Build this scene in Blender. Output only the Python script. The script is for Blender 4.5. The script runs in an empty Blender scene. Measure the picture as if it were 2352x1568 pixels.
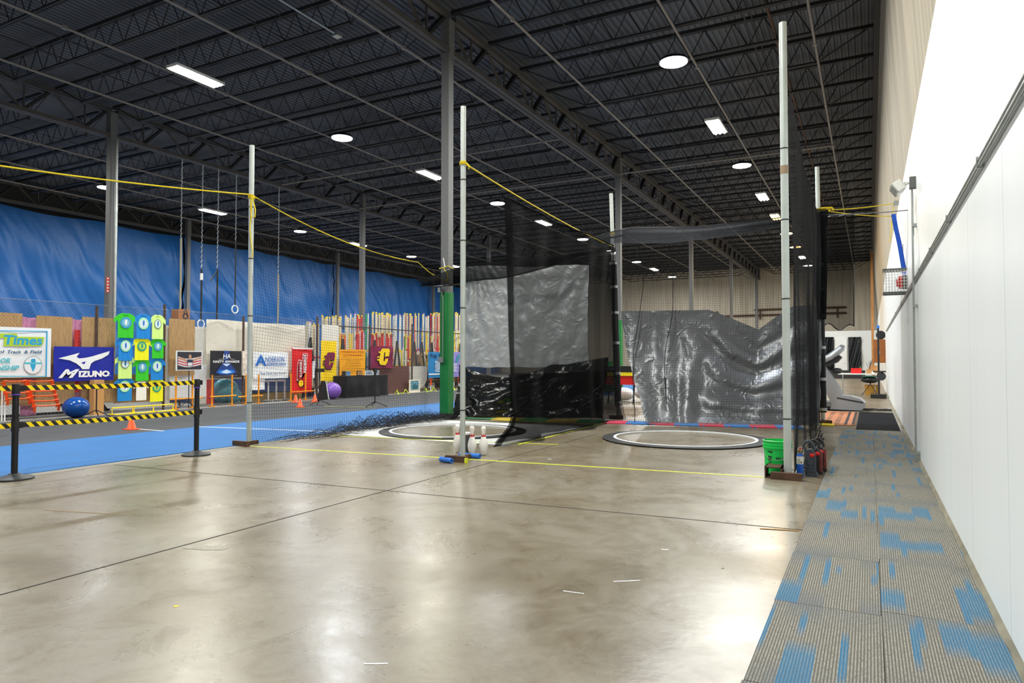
import bpy, bmesh, math, random
from mathutils import Vector, Matrix, noise
random.seed(7)
C = bpy.context.scene.collection
S = bpy.context.scene
PI = math.pi
# ---------------------------------------------------------------- camera
YAW, PITCH, EYE = math.radians(27.71), math.radians(1.574), 1.25
cam = bpy.data.cameras.new('camera'); cam.sensor_width = 36; cam.lens = 36*1565/2352
cam.clip_end = 200
camo = bpy.data.objects.new('camera', cam); C.objects.link(camo)
camo.location = (0, 0, EYE); camo.rotation_euler = (PI/2+PITCH, 0, YAW)
S.camera = camo
# ---------------------------------------------------------------- world and exposure
W = bpy.data.worlds.new('world'); S.world = W; W.use_nodes = True
W.node_tree.nodes['Background'].inputs[0].default_value = (0.75, 0.85, 1.0, 1)
W.node_tree.nodes['Background'].inputs[1].default_value = 0.10
S.view_settings.view_transform = 'Standard'; S.view_settings.look = 'None'
S.view_settings.gamma = 1.0; S.view_settings.use_curve_mapping = False
S.view_settings.exposure = 1.0
LAMP_W = 170.0

_M = Matrix.Rotation(YAW, 3, 'Z') @ Matrix.Rotation(PITCH, 3, 'X')
def ray(px, py): return _M @ Vector((px-1176, 1565, 784-py))
def on_floor(px, py, z=0.0):
    v = ray(px, py); t = (z-EYE)/v.z; return Vector((v.x*t, v.y*t, z))
def on_x(px, py, X):
    v = ray(px, py); t = X/v.x; return Vector((X, v.y*t, EYE+v.z*t))
def on_y(px, py, Y):
    v = ray(px, py); t = Y/v.y; return Vector((v.x*t, Y, EYE+v.z*t))

# ---------------------------------------------------------------- materials
def srgb(c):
    if isinstance(c, str):
        c = tuple(int(c[i:i+2], 16)/255 for i in (0, 2, 4))
    return tuple((x/12.92 if x <= .04045 else ((x+.055)/1.055)**2.4) for x in c) + (1,)
MC = {}
def mat(name, col, rough=.6, metal=0., spec=.5, bump=0., bscale=8., var=0., vscale=3., emit=0., alpha=1., coat=0., stretch=(1, 1, 1)):
    if name in MC: return MC[name]
    m = bpy.data.materials.new(name); m.use_nodes = True; nt = m.node_tree; N = nt.nodes; L = nt.links
    b = N['Principled BSDF']; c = srgb(col)
    b.inputs['Base Color'].default_value = c; b.inputs['Roughness'].default_value = rough
    b.inputs['Metallic'].default_value = metal; b.inputs['Specular IOR Level'].default_value = spec
    b.inputs['Coat Weight'].default_value = coat; b.inputs['Alpha'].default_value = alpha
    if emit:
        b.inputs['Emission Color'].default_value = c; b.inputs['Emission Strength'].default_value = emit
    if bump or var:
        tc = N.new('ShaderNodeTexCoord'); mp = N.new('ShaderNodeMapping'); L.new(tc.outputs['Object'], mp.inputs[0])
        mp.inputs['Scale'].default_value = stretch
    if bump:
        n = N.new('ShaderNodeTexNoise'); n.inputs['Scale'].default_value = bscale; n.inputs['Detail'].default_value = 6
        L.new(mp.outputs[0], n.inputs['Vector'])
        bp = N.new('ShaderNodeBump'); bp.inputs['Strength'].default_value = bump; bp.inputs['Distance'].default_value = .05
        L.new(n.outputs[0], bp.inputs['Height']); L.new(bp.outputs[0], b.inputs['Normal'])
    if var:
        n = N.new('ShaderNodeTexNoise'); n.inputs['Scale'].default_value = vscale; n.inputs['Detail'].default_value = 5
        L.new(mp.outputs[0], n.inputs['Vector'])
        mx = N.new('ShaderNodeMix'); mx.data_type = 'RGBA'
        mx.inputs['A'].default_value = tuple(x*(1-var) for x in c[:3])+(1,)
        mx.inputs['B'].default_value = tuple(min(1, x*(1+var)) for x in c[:3])+(1,)
        rp = N.new('ShaderNodeMapRange'); rp.inputs[1].default_value = .3; rp.inputs[2].default_value = .7
        L.new(n.outputs[0], rp.inputs[0]); L.new(rp.outputs[0], mx.inputs['Factor']); L.new(mx.outputs['Result'], b.inputs['Base Color'])
    MC[name] = m; return m

def floor_mat():
    m = bpy.data.materials.new('polished_concrete'); m.use_nodes = True; nt = m.node_tree; N = nt.nodes; L = nt.links
    b = N['Principled BSDF']; tc = N.new('ShaderNodeTexCoord')
    def nz(scale, det, rough=.6, dist=0.):
        n = N.new('ShaderNodeTexNoise'); n.inputs['Scale'].default_value = scale; n.inputs['Detail'].default_value = det
        n.inputs['Roughness'].default_value = rough; n.inputs['Distortion'].default_value = dist
        L.new(tc.outputs['Object'], n.inputs['Vector']); return n
    def ramp(n, stops):
        r = N.new('ShaderNodeValToRGB'); e = r.color_ramp.elements
        e[0].position, e[0].color = stops[0][0], stops[0][1]; e[1].position, e[1].color = stops[-1][0], stops[-1][1]
        for p, c in stops[1:-1]:
            q = e.new(p); q.color = c
        L.new(n.outputs[0], r.inputs[0]); return r
    a = ramp(nz(.55, 9, .68, .6), [(.30, srgb('61563f')), (.44, srgb('786d58')), (.57, srgb('877e6d')), (.75, srgb('938e84'))])
    d = ramp(nz(3.2, 10, .75, 1.2), [(.33, (.70, .62, .50, 1)), (.5, (1, 1, 1, 1)), (.75, (1.12, 1.12, 1.12, 1))])
    mx = N.new('ShaderNodeMix'); mx.data_type = 'RGBA'; mx.blend_type = 'MULTIPLY'; mx.inputs['Factor'].default_value = .9
    L.new(a.outputs[0], mx.inputs['A']); L.new(d.outputs[0], mx.inputs['B'])
    f = ramp(nz(38, 4, .7), [(.3, (.85, .85, .85, 1)), (.6, (1, 1, 1, 1))])
    m2 = N.new('ShaderNodeMix'); m2.data_type = 'RGBA'; m2.blend_type = 'MULTIPLY'; m2.inputs['Factor'].default_value = .6
    L.new(mx.outputs['Result'], m2.inputs['A']); L.new(f.outputs[0], m2.inputs['B']); L.new(m2.outputs['Result'], b.inputs['Base Color'])
    r = ramp(nz(1.4, 8, .7, .8), [(.3, (.23,)*3+(1,)), (.7, (.37,)*3+(1,))]); L.new(r.outputs[0], b.inputs['Roughness'])
    b.inputs['Specular IOR Level'].default_value = .75
    bp = N.new('ShaderNodeBump'); bp.inputs['Strength'].default_value = .10; bp.inputs['Distance'].default_value = .02
    L.new(nz(6, 5).outputs[0], bp.inputs['Height']); L.new(bp.outputs[0], b.inputs['Normal'])
    return m

def carpet_mat():
    m = bpy.data.materials.new('carpet_tile_pile'); m.use_nodes = True; nt = m.node_tree; N = nt.nodes; L = nt.links
    b = N['Principled BSDF']; b.inputs['Roughness'].default_value = .95; b.inputs['Specular IOR Level'].default_value = .1
    tc = N.new('ShaderNodeTexCoord'); oi = N.new('ShaderNodeObjectInfo'); sp = N.new('ShaderNodeSeparateXYZ'); L.new(tc.outputs['Object'], sp.inputs[0])
    def M(op, a, c=None):
        n = N.new('ShaderNodeMath'); n.operation = op
        for i, v in ((0, a), (1, c)):
            if v is None: continue
            if isinstance(v, (int, float)): n.inputs[i].default_value = v
            else: L.new(v, n.inputs[i])
        return n.outputs[0]
    x, y, rnd = sp.outputs[0], sp.outputs[1], oi.outputs['Random']
    off = M('MULTIPLY', rnd, 97.0)
    def n2(sx, sy, o, det=0):
        cb = N.new('ShaderNodeCombineXYZ'); L.new(M('MULTIPLY', x, sx), cb.inputs[0]); L.new(M('MULTIPLY', y, sy), cb.inputs[1]); L.new(M('ADD', off, o), cb.inputs[2])
        n = N.new('ShaderNodeTexNoise'); n.inputs['Scale'].default_value = 1; n.inputs['Detail'].default_value = det; L.new(cb.outputs[0], n.inputs['Vector']); return n.outputs[0]
    def rng(v, a, c):
        n = N.new('ShaderNodeMapRange'); n.inputs[1].default_value = a; n.inputs[2].default_value = c; L.new(v, n.inputs[0]); return n.outputs[0]
    def wn(step, o):
        w = N.new('ShaderNodeTexWhiteNoise'); w.noise_dimensions = '1D'
        L.new(M('ADD', M('FLOOR', M('DIVIDE', M('ADD', x, .5), step)), M('ADD', off, o)), w.inputs['W']); return w
    rib = M('MULTIPLY', M('ADD', M('SINE', M('MULTIPLY', x, 2*PI/.0125)), 1), .5)
    base = N.new('ShaderNodeMix'); base.data_type = 'RGBA'; base.inputs['A'].default_value = srgb('66645e'); base.inputs['B'].default_value = srgb('aaa69a')
    L.new(M('MULTIPLY', rib, rng(n2(160, 45, 1.0, 2), .1, .6)), base.inputs['Factor'])
    dk = N.new('ShaderNodeMix'); dk.data_type = 'RGBA'; dk.inputs['B'].default_value = srgb('6f7478')
    L.new(base.outputs['Result'], dk.inputs['A']); L.new(M('MULTIPLY', M('MULTIPLY', rng(M('ABSOLUTE', y), .20, .5), wn(.162, 77.7).outputs['Value']), .8), dk.inputs['Factor'])
    bl = N.new('ShaderNodeMix'); bl.data_type = 'RGBA'; bl.inputs['B'].default_value = srgb('35789f')
    L.new(dk.outputs['Result'], bl.inputs['A'])
    def band(step, thr, o, half):
        a = wn(step, o).outputs['Value']; c = wn(step, o+31.7).outputs['Value']; q = wn(step, o+57.3).outputs['Value']
        dy = M('ABSOLUTE', M('SUBTRACT', y, M('MULTIPLY', M('SUBTRACT', c, .5), .7))); hl = M('ADD', M('MULTIPLY', q, half), .12)
        return M('MULTIPLY', M('GREATER_THAN', a, thr), rng(M('SUBTRACT', hl, dy), .0, .16))
    patch = M('MULTIPLY', band(.122, .63, 3.3, .22), .9); strip = band(.0305, .80, 8.1, .3)
    fac = M('MULTIPLY', M('MULTIPLY', M('MINIMUM', M('ADD', patch, strip), 1.0), .85), M('SUBTRACT', 1.0, M('MULTIPLY', rib, .35)))
    L.new(fac, bl.inputs['Factor']); L.new(bl.outputs['Result'], b.inputs['Base Color'])
    bp = N.new('ShaderNodeBump'); bp.inputs['Strength'].default_value = .5; bp.inputs['Distance'].default_value = .004
    L.new(rib, bp.inputs['Height']); L.new(bp.outputs[0], b.inputs['Normal'])
    return m

def wall_mat(name, col, rough, seam, period, streak=0., spec=.5, axis=1):
    m = bpy.data.materials.new(name); m.use_nodes = True; nt = m.node_tree; N = nt.nodes; L = nt.links
    b = N['Principled BSDF']; b.inputs['Roughness'].default_value = rough; b.inputs['Specular IOR Level'].default_value = spec
    tc = N.new('ShaderNodeTexCoord'); sp = N.new('ShaderNodeSeparateXYZ'); L.new(tc.outputs['Object'], sp.inputs[0])
    d = N.new('ShaderNodeMath'); d.operation = 'DIVIDE'; L.new(sp.outputs[axis], d.inputs[0]); d.inputs[1].default_value = period
    f = N.new('ShaderNodeMath'); f.operation = 'FRACT'; L.new(d.outputs[0], f.inputs[0])
    g = N.new('ShaderNodeMath'); g.operation = 'LESS_THAN'; L.new(f.outputs[0], g.inputs[0]); g.inputs[1].default_value = .012/period
    mx = N.new('ShaderNodeMix'); mx.data_type = 'RGBA'; mx.inputs['A'].default_value = srgb(col); mx.inputs['B'].default_value = srgb(seam)
    L.new(g.outputs[0], mx.inputs['Factor'])
    mp = N.new('ShaderNodeMapping'); L.new(tc.outputs['Object'], mp.inputs[0]); mp.inputs['Scale'].default_value = (1.2, 1.2, .09)
    n = N.new('ShaderNodeTexNoise'); n.inputs['Scale'].default_value = 3; n.inputs['Detail'].default_value = 5; L.new(mp.outputs[0], n.inputs['Vector'])
    m2 = N.new('ShaderNodeMix'); m2.data_type = 'RGBA'; m2.blend_type = 'MULTIPLY'; m2.inputs['Factor'].default_value = streak
    r = N.new('ShaderNodeMapRange'); r.inputs[1].default_value = .3; r.inputs[2].default_value = .65; r.inputs[3].default_value = .4
    L.new(n.outputs[0], r.inputs[0]); L.new(mx.outputs['Result'], m2.inputs['A']); L.new(r.outputs[0], m2.inputs['B'])
    L.new(m2.outputs['Result'], b.inputs['Base Color'])
    bp = N.new('ShaderNodeBump'); bp.inputs['Strength'].default_value = .12; bp.inputs['Distance'].default_value = .02
    L.new(n.outputs[0], bp.inputs['Height']); L.new(bp.outputs[0], b.inputs['Normal'])
    return m

def scrim_mat(name, col, cover):
    """fine knitted shade cloth: light passes between the yarns"""
    m = bpy.data.materials.new(name); m.use_nodes = True; nt = m.node_tree; N = nt.nodes; L = nt.links
    b = N['Principled BSDF']; b.inputs['Base Color'].default_value = srgb(col); b.inputs['Roughness'].default_value = .8; b.inputs['Specular IOR Level'].default_value = .06
    t = N.new('ShaderNodeBsdfTransparent'); mx = N.new('ShaderNodeMixShader'); mx.inputs[0].default_value = cover
    L.new(t.outputs[0], mx.inputs[1]); L.new(b.outputs[0], mx.inputs[2]); L.new(mx.outputs[0], N['Material Output'].inputs[0])
    MC[name] = m; return m

def tarp_mat(name, col, rough, metal, bump):
    m = bpy.data.materials.new(name); m.use_nodes = True; nt = m.node_tree; N = nt.nodes; L = nt.links
    b = N['Principled BSDF']; b.inputs['Base Color'].default_value = srgb(col); b.inputs['Roughness'].default_value = rough; b.inputs['Metallic'].default_value = metal
    tc = N.new('ShaderNodeTexCoord'); n = N.new('ShaderNodeTexNoise'); n.inputs['Scale'].default_value = 4.5; n.inputs['Detail'].default_value = 8
    n.inputs['Distortion'].default_value = 1.5; n.noise_type = 'RIDGED_MULTIFRACTAL'; L.new(tc.outputs['Object'], n.inputs['Vector'])
    bp = N.new('ShaderNodeBump'); bp.inputs['Strength'].default_value = bump; bp.inputs['Distance'].default_value = .02
    L.new(n.outputs[0], bp.inputs['Height']); L.new(bp.outputs[0], b.inputs['Normal'])
    MC[name] = m; return m

M_floor = floor_mat(); M_carpet = carpet_mat()
M_white_wall = wall_mat('white_wall_panel', 'f2f6f8', .38, 'd3dadd', 1.22, .04, .4)
M_beige = wall_mat('beige_precast', 'b3a894', .75, '8c816f', .62, .55, .3)
M_beige_x = wall_mat('beige_precast_back', 'd6cbb6', .8, '8f8472', 1.9, .4, .3, 0)
M_white_part = mat('white_partition', 'e8e9e6', .6)
M_deck = mat('dark_roof_deck', '575b62', .6, .0, .5, var=.35, vscale=.5, stretch=(1, .25, 1))
M_steel = mat('dark_joist_steel', '242528', .6)
M_girder = mat('girder_steel', '4d4a48', .6, var=.15)
M_col = mat('grey_column_paint', '6f7070', .55)
M_green = mat('green_column_paint', '0c7a37', .45, var=.12, vscale=2)
M_galv = mat('galvanised_steel', 'b4b8b6', .38, .75, var=.12, vscale=5)
M_pole = mat('whitish_galvanised_pipe', 'c3cac6', .4, .25, var=.08, vscale=4)
M_pipe = mat('sprinkler_pipe_grey', '8d8781', .5, .1)
M_rust = mat('rusty_brown_steel', '5b4334', .75, .3, var=.35, vscale=14)
M_black = mat('black_rubber', '18181a', .6)
M_blackgloss = mat('black_plastic', '151518', .35)
M_foam = mat('black_foam_padding', '131316', .75, bump=.2, bscale=30)
M_tape = mat('silver_duct_tape', 'b9bcbd', .35, .5)
M_yrope = mat('yellow_rope', 'e8cd10', .6, bump=.4, bscale=120)
M_ytape = mat('yellow_floor_tape', 'e6ee3c', .5)
M_net = mat('black_net_twine', '141417', .8)
M_wire = mat('galvanised_fence_wire', '77787a', .5, .5)
M_bluetrack = mat('blue_track_rubber', '176aae', .75, var=.06, vscale=2)
M_greytrack = mat('grey_track_rubber', '46474b', .85, var=.12, vscale=2)
M_whiteline = mat('white_floor_paint', 'e9ebea', .5)
M_bluetarp = tarp_mat('blue_tarpaulin', '1762ac', .42, .0, .35)
M_silver = tarp_mat('silver_tarpaulin', 'a3a7ab', .40, .25, .9)
M_greytarp = tarp_mat('dark_grey_tarpaulin', '6c6f74', .36, .3, 1.0)
M_blacktarp = tarp_mat('black_plastic_tarpaulin', '16181a', .22, .1, .7)
M_scrim = scrim_mat('black_shade_cloth', '0e0f11', .58)
M_scrim4 = scrim_mat('black_net_swag_cloth', '1d1e21', .74)
M_scrim2 = scrim_mat('black_shade_cloth_doubled', '0e0f11', .84)
M_scrim3 = scrim_mat('black_shade_cloth_sheer', '101113', .45)
M_whitecl = mat('white_vinyl', 'f0f2f4', .45)
M_ply = mat('plywood', 'c39a64', .7, var=.2, vscale=4, stretch=(1, 6, 1))
M_ply2 = mat('pale_board', 'e3dfd4', .7, var=.06)
M_cream = tarp_mat('cream_canvas', 'f3ead8', .8, 0, .35)
M_ply3 = mat('maroon_board', '63413b', .75, var=.15, vscale=20)
M_orange = mat('orange_plastic', 'ff5a1c', .45)
M_amber = mat('amber_paint', 'f29a1a', .45)
M_yellow = mat('yellow_plastic', 'ffe21a', .45)
M_lime = mat('lime_plastic', 'd8f02a', .45)
M_red = mat('red_cloth', 'e01018', .65)
M_maroon = mat('maroon_cloth', '7c1242', .7)
M_gold = mat('gold_cloth', 'fbd20a', .65)
M_white = mat('white_plastic', 'f2f2f0', .4)
M_lens = {}
def lens(name, col, e):
    return mat(name, col, .5, emit=e)
PX0 = {}

# ---------------------------------------------------------------- mesh builder
class MB:
    def __init__(s): s.v = []; s.f = []; s.mi = []; s.cur = 0; s.sm = False
    def add(s, vs, fs):
        o = len(s.v); s.v.extend([tuple(v) for v in vs]); s.f.extend([tuple(i+o for i in f) for f in fs]); s.mi.extend([s.cur]*len(fs)); return s
    def box(s, c, d, rz=0., R=None):
        R = R or Matrix.Rotation(rz, 3, 'Z'); c = Vector(c); h = [x/2 for x in d]
        vs = [c + R @ Vector((a*h[0], b*h[1], e*h[2])) for a in (-1, 1) for b in (-1, 1) for e in (-1, 1)]
        return s.add(vs, [(0, 1, 3, 2), (4, 6, 7, 5), (0, 4, 5, 1), (2, 3, 7, 6), (0, 2, 6, 4), (1, 5, 7, 3)])
    def b2(s, a, b): # box from corner to corner
        a, b = Vector(a), Vector(b); return s.box((a+b)/2, [abs(x) for x in (b-a)])
    def bar(s, p, q, w, h):
        p, q = Vector(p), Vector(q); d = q-p; L = d.length; d.normalize()
        up = Vector((0, 0, 1)) if abs(d.z) < .98 else Vector((0, 1, 0))
        x = d.cross(up).normalized(); z = x.cross(d).normalized(); R = Matrix((x, d, z)).transposed()
        return s.box((p+q)/2, (w, L, h), R=R)
    def tube(s, pts, r, n=8, cap=True, closed=False):
        pts = [Vector(p) for p in pts]; m = len(pts); vs = []; fs = []; px = None
        for i, p in enumerate(pts):
            if closed: t = pts[(i+1) % m]-pts[i-1]
            else: t = pts[min(i+1, m-1)]-pts[max(i-1, 0)]
            if t.length < 1e-9: t = Vector((0, 0, 1))
            t.normalize()
            if px is None:
                a = Vector((0, 0, 1)) if abs(t.z) < .9 else Vector((1, 0, 0)); x = t.cross(a).normalized()
            else:
                x = (px-t*px.dot(t))
                x = x.normalized() if x.length > 1e-6 else t.orthogonal().normalized()
            px = x; y = t.cross(x); rr = r[i] if isinstance(r, (list, tuple)) else r
            vs += [p+(x*math.cos(2*PI*k/n)+y*math.sin(2*PI*k/n))*rr for k in range(n)]
        for i in range(m if closed else m-1):
            j = (i+1) % m
            fs += [(i*n+k, i*n+(k+1) % n, j*n+(k+1) % n, j*n+k) for k in range(n)]
        if cap and not closed: fs += [tuple(range(n-1, -1, -1)), tuple((m-1)*n+k for k in range(n))]
        return s.add(vs, fs)
    def cyl(s, c, r, h, n=24, r2=None):
        c = Vector(c); return s.tube([c, c+Vector((0, 0, h))], [r, r if r2 is None else r2], n)
    def lathe(s, prof, c=(0, 0, 0), n=24, axis='z', caps=True):
        c = Vector(c); vs = []; fs = []; m = len(prof)
        for r, z in prof:
            for k in range(n):
                a = 2*PI*k/n; v = (r*math.cos(a), r*math.sin(a), z)
                if axis == 'y': v = (v[0], v[2], v[1])
                if axis == 'x': v = (v[2], v[0], v[1])
                vs.append(c+Vector(v))
        for i in range(m-1): fs += [(i*n+k, i*n+(k+1) % n, (i+1)*n+(k+1) % n, (i+1)*n+k) for k in range(n)]
        if caps: fs += [tuple(range(n-1, -1, -1)), tuple((m-1)*n+k for k in range(n))]
        return s.add(vs, fs)
    def grid(s, fn, nu, nv, th=0.):
        vs = [Vector(fn(i/nu, j/nv)) for j in range(nv+1) for i in range(nu+1)]
        w = nu+1; fs = [(j*w+i, j*w+i+1, (j+1)*w+i+1, (j+1)*w+i) for j in range(nv) for i in range(nu)]
        if not th: return s.add(vs, fs)
        nr = [Vector() for _ in vs]
        for f in fs:
            n = (vs[f[1]]-vs[f[0]]).cross(vs[f[3]]-vs[f[0]])
            for k in f: nr[k] += n
        o = len(vs); v2 = vs+[v-n.normalized()*th for v, n in zip(vs, nr)]
        f2 = fs+[tuple(o+k for k in reversed(f)) for f in fs]
        B = [i for i in range(w)]+[j*w+nu for j in range(1, nv+1)]+[nv*w+i for i in range(nu-1, -1, -1)]+[j*w for j in range(nv-1, 0, -1)]
        f2 += [(B[i], o+B[i], o+B[(i+1) % len(B)], B[(i+1) % len(B)]) for i in range(len(B))]
        return s.add(v2, f2)
    def sphere(s, c, r, n=24, m=14, sc=(1, 1, 1)):
        c = Vector(c); vs = [c+Vector((0, 0, -r*sc[2]))]
        for j in range(1, m):
            a = -PI/2+PI*j/m
            vs += [c+Vector((r*sc[0]*math.cos(a)*math.cos(2*PI*k/n), r*sc[1]*math.cos(a)*math.sin(2*PI*k/n), r*sc[2]*math.sin(a))) for k in range(n)]
        vs.append(c+Vector((0, 0, r*sc[2]))); T = len(vs)-1
        fs = [(0, 1+(k+1) % n, 1+k) for k in range(n)]
        for j in range(m-2): fs += [(1+j*n+k, 1+j*n+(k+1) % n, 1+(j+1)*n+(k+1) % n, 1+(j+1)*n+k) for k in range(n)]
        fs += [(T, 1+(m-2)*n+k, 1+(m-2)*n+(k+1) % n) for k in range(n)]
        return s.add(vs, fs)
    def prism(s, pts, mp, th):
        """2-D outline, mapped by mp(u,v,w) and given thickness th along w"""
        bm = bmesh.new(); vv = [bm.verts.new((u, v, 0)) for u, v in pts]; bm.faces.new(vv)
        bmesh.ops.triangulate(bm, faces=bm.faces[:]); bm.verts.index_update()
        n = len(pts); tri = [tuple(v.index for v in f.verts) for f in bm.faces]
        up = bm.faces[:][0].normal.z if bm.faces[:] else 1; bm.free()
        vs = [Vector(mp(u, v, th)) for u, v in pts]+[Vector(mp(u, v, 0)) for u, v in pts]
        fs = tri+[tuple(i+n for i in reversed(t)) for t in tri]+[(i, i+n, (i+1) % n+n, (i+1) % n) for i in range(n)]
        return s.add(vs, fs)
    def build(s, name, mats, parent=None, smooth=False, kind=None, label=None):
        me = bpy.data.meshes.new(name); o0 = Vector(parent['_o']) if parent is not None and '_o' in parent else Vector()
        me.from_pydata([tuple(Vector(v)-o0) for v in s.v], [], s.f)
        for m in (mats if isinstance(mats, (list, tuple)) else [mats]): me.materials.append(m)
        me.polygons.foreach_set('material_index', s.mi)
        if smooth: me.polygons.foreach_set('use_smooth', [True]*len(s.f))
        me.update()
        o = bpy.data.objects.new(name, me); C.objects.link(o)
        if parent is not None:
            o.parent = parent; o['_o'] = tuple(o0)
        else: o['_o'] = (0., 0., 0.)
        if kind: o['kind'] = kind
        if label: o['label'] = label
        if smooth:
            try: me.set_sharp_from_angle(angle=math.radians(50))
            except Exception: pass
        return o

def tag(o, label, cat, group=None, kind=None):
    o['label'] = label; o['category'] = cat
    if group: o['group'] = group
    if kind: o['kind'] = kind
    return o
def thing(name, label, cat, loc=(0, 0, 0), group=None, kind=None):
    """an Empty at the base; its parts are modelled in world coordinates and stored relative to it"""
    o = bpy.data.objects.new(name, None); C.objects.link(o); o.location = loc; o.empty_display_size = .1
    o['_o'] = tuple(loc); return tag(o, label, cat, group, kind)
def base_of(o, loc):
    """give a one-mesh thing its origin at its own base"""
    loc = Vector(loc); o.data.transform(Matrix.Translation(-loc)); o.location = loc; return o
KIDS = {}
def copy_tree(o, parent=None):
    c = o.copy(); C.objects.link(c)
    if parent is not None: c.parent = parent
    for ch in [x for x in PX_children(o)]: copy_tree(ch, c)
    return c
def PX_children(o): return list(o.children)
def place_copy(o, loc, rz=0., label=None, group=None, scale=None):
    c = copy_tree(o); c.location = loc; c.rotation_euler = (0, 0, rz)
    if scale: c.scale = scale
    if label: c['label'] = label
    if group: c['group'] = group
    return c
def text_part(s, name, m, parent, place, w=None, h=None, shear=0., bold=0., align='CENTER', ex=.002, label=None):
    """lettering as a mesh; place(u,v,d) maps letter space (metres) into the world; scaled to fit w x h"""
    cu = bpy.data.curves.new('t', 'FONT'); cu.body = s; cu.size = 1; cu.shear = shear; cu.offset = bold; cu.extrude = 0.0; cu.resolution_u = 2
    cu.space_line = .9; cu.align_x = align
    to = bpy.data.objects.new('t', cu); C.objects.link(to); dg = bpy.context.evaluated_depsgraph_get()
    me = bpy.data.meshes.new_from_object(to.evaluated_get(dg)); bpy.data.objects.remove(to); bpy.data.curves.remove(cu)
    xs = [v.co.x for v in me.vertices]; ys = [v.co.y for v in me.vertices]
    if not xs: return None
    x0, x1, y0, y1 = min(xs), max(xs), min(ys), max(ys); sx = (w/(x1-x0)) if w else None; sy = (h/(y1-y0)) if h else sx
    sx = sx or sy
    b = MB(); vs = [place((v.co.x-(x0+x1)/2)*sx, (v.co.y-(y0+y1)/2)*sy, ex) for v in me.vertices]
    b.add(vs, [tuple(p.vertices) for p in me.polygons]); bpy.data.meshes.remove(me)
    return b.build(name, m, parent, label=label)
def struct(name, b, m, smooth=False): return b.build(name, m, kind='structure', smooth=smooth)
def lerp(a, b, t): return a+(b-a)*t
def nz(x, y=0., z=0.): return noise.noise(Vector((x, y, z)))
def sag(p, q, d, n=16):
    p, q = Vector(p), Vector(q); return [p.lerp(q, i/n)-Vector((0, 0, d*4*(i/n)*(1-i/n))) for i in range(n+1)]
def net_mesh(b, fn, nu, nv, su, sv, r):
    """knotted square net over the surface fn(u,v): every strand a thin three-sided twine"""
    def strand(pts):
        d = (pts[-1]-pts[0]); d = d.normalized() if d.length > 1e-6 else Vector((0, 0, 1)); x = d.orthogonal().normalized(); y = d.cross(x)
        of = [x*r, (-x*.5+y*.87)*r, (-x*.5-y*.87)*r]; vs = [p+o for p in pts for o in of]
        b.add(vs, [(i*3+k, i*3+(k+1) % 3, (i+1)*3+(k+1) % 3, (i+1)*3+k) for i in range(len(pts)-1) for k in range(3)])
    for i in range(nu+1): strand([Vector(fn(i/nu, j/sv)) for j in range(sv+1)])
    for j in range(nv+1): strand([Vector(fn(i/su, j/nv)) for i in range(su+1)])
# ================================================================ building
XA, XB, XC = -8.14, -20.2, -32.3
COLY = [12.45+11.5*k for k in range(-1, 5)]
JS = 11.5/7
ZD = 9.05
b = MB(); b.b2((-33.4, -8, -.2), (.95, 60.4, 0)); struct('floor', b, M_floor)
b = MB(); n = 224
prof = []
for i in range(n):
    x = -33.3+i*.15; prof += [(x, ZD), (x+.06, ZD), (x+.075, ZD+.045), (x+.135, ZD+.045)]
vs = [(x, y, z) for y in (-8, 60.3) for x, z in prof]; m = len(prof)
b.add(vs, [(i, i+1, m+i+1, m+i) for i in range(m-1)]); struct('ceiling', b, M_deck)
b = MB(); b.b2((.53, -8, 0), (.75, 60.2, 4.27)); struct('wall_right', b, M_white_wall)
b = MB(); b.add([(.55, -8, 4.27), (.55, 60.2, 4.27), (.26, 60.2, ZD+.05), (.26, -8, ZD+.05), (.75, -8, 4.27), (.75, 60.2, 4.27), (.75, 60.2, ZD+.05), (.75, -8, ZD+.05)],
    [(3, 2, 1, 0), (4, 5, 6, 7), (0, 1, 5, 4), (2, 3, 7, 6), (0, 4, 7, 3), (1, 2, 6, 5)]); struct('wall_right_upper', b, M_beige)
b = MB(); b.b2((-33.4, 60, 0), (.75, 60.3, ZD+.1)); struct('wall_back', b, M_beige_x)
b = MB(); b.b2((-33.4, -8.2, 0), (.75, -8, ZD+.1)); struct('wall_front', b, M_beige_x)
b = MB(); b.b2((-33.5, -8, 0), (-33.2, 60.2, ZD+.1)); struct('wall_left', b, mat('dark_grey_cladding', '3a3b3d', .8))
b = MB(); b.b2((-4.6, 56.9, 0), (.53, 57.05, 3.45)); struct('wall_partition', b, M_white_part)
b = MB(); b.b2((.17, -8, 8.62), (.30, 60, ZD)); struct('trim_1', b, M_steel)
# ragged concrete footing strip between carpet and white panels
b = MB()
def foot(u, v): 
    y = -3+u*33; return (.53-v*(.016+.035*abs(nz(y*1.7))+.012*abs(nz(y*9))), y, .010+.03*(1-v))
b.grid(foot, 160, 1, .01); struct('baseboard_right', b, mat('dusty_sealant', '8b8674', .9, var=.3))
# floor joints
b = MB(); b.b2((-4.127, -8, .0), (-4.113, 11, .0015)); struct('trim_2', b, mat('joint_dark', '1f1a14', .8))
b = MB(); b.bar((-9.0, 4.98, .0008), (.48, 5.52, .0008), .013, .0016); struct('trim_3', b, MC['joint_dark'])
b = MB(); b.b2((-8.2, -8, 0), (-8.02, 30, .003)); struct('trim_4', b, mat('track_edge_concrete', '8f8a80', .8, var=.15))
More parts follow.
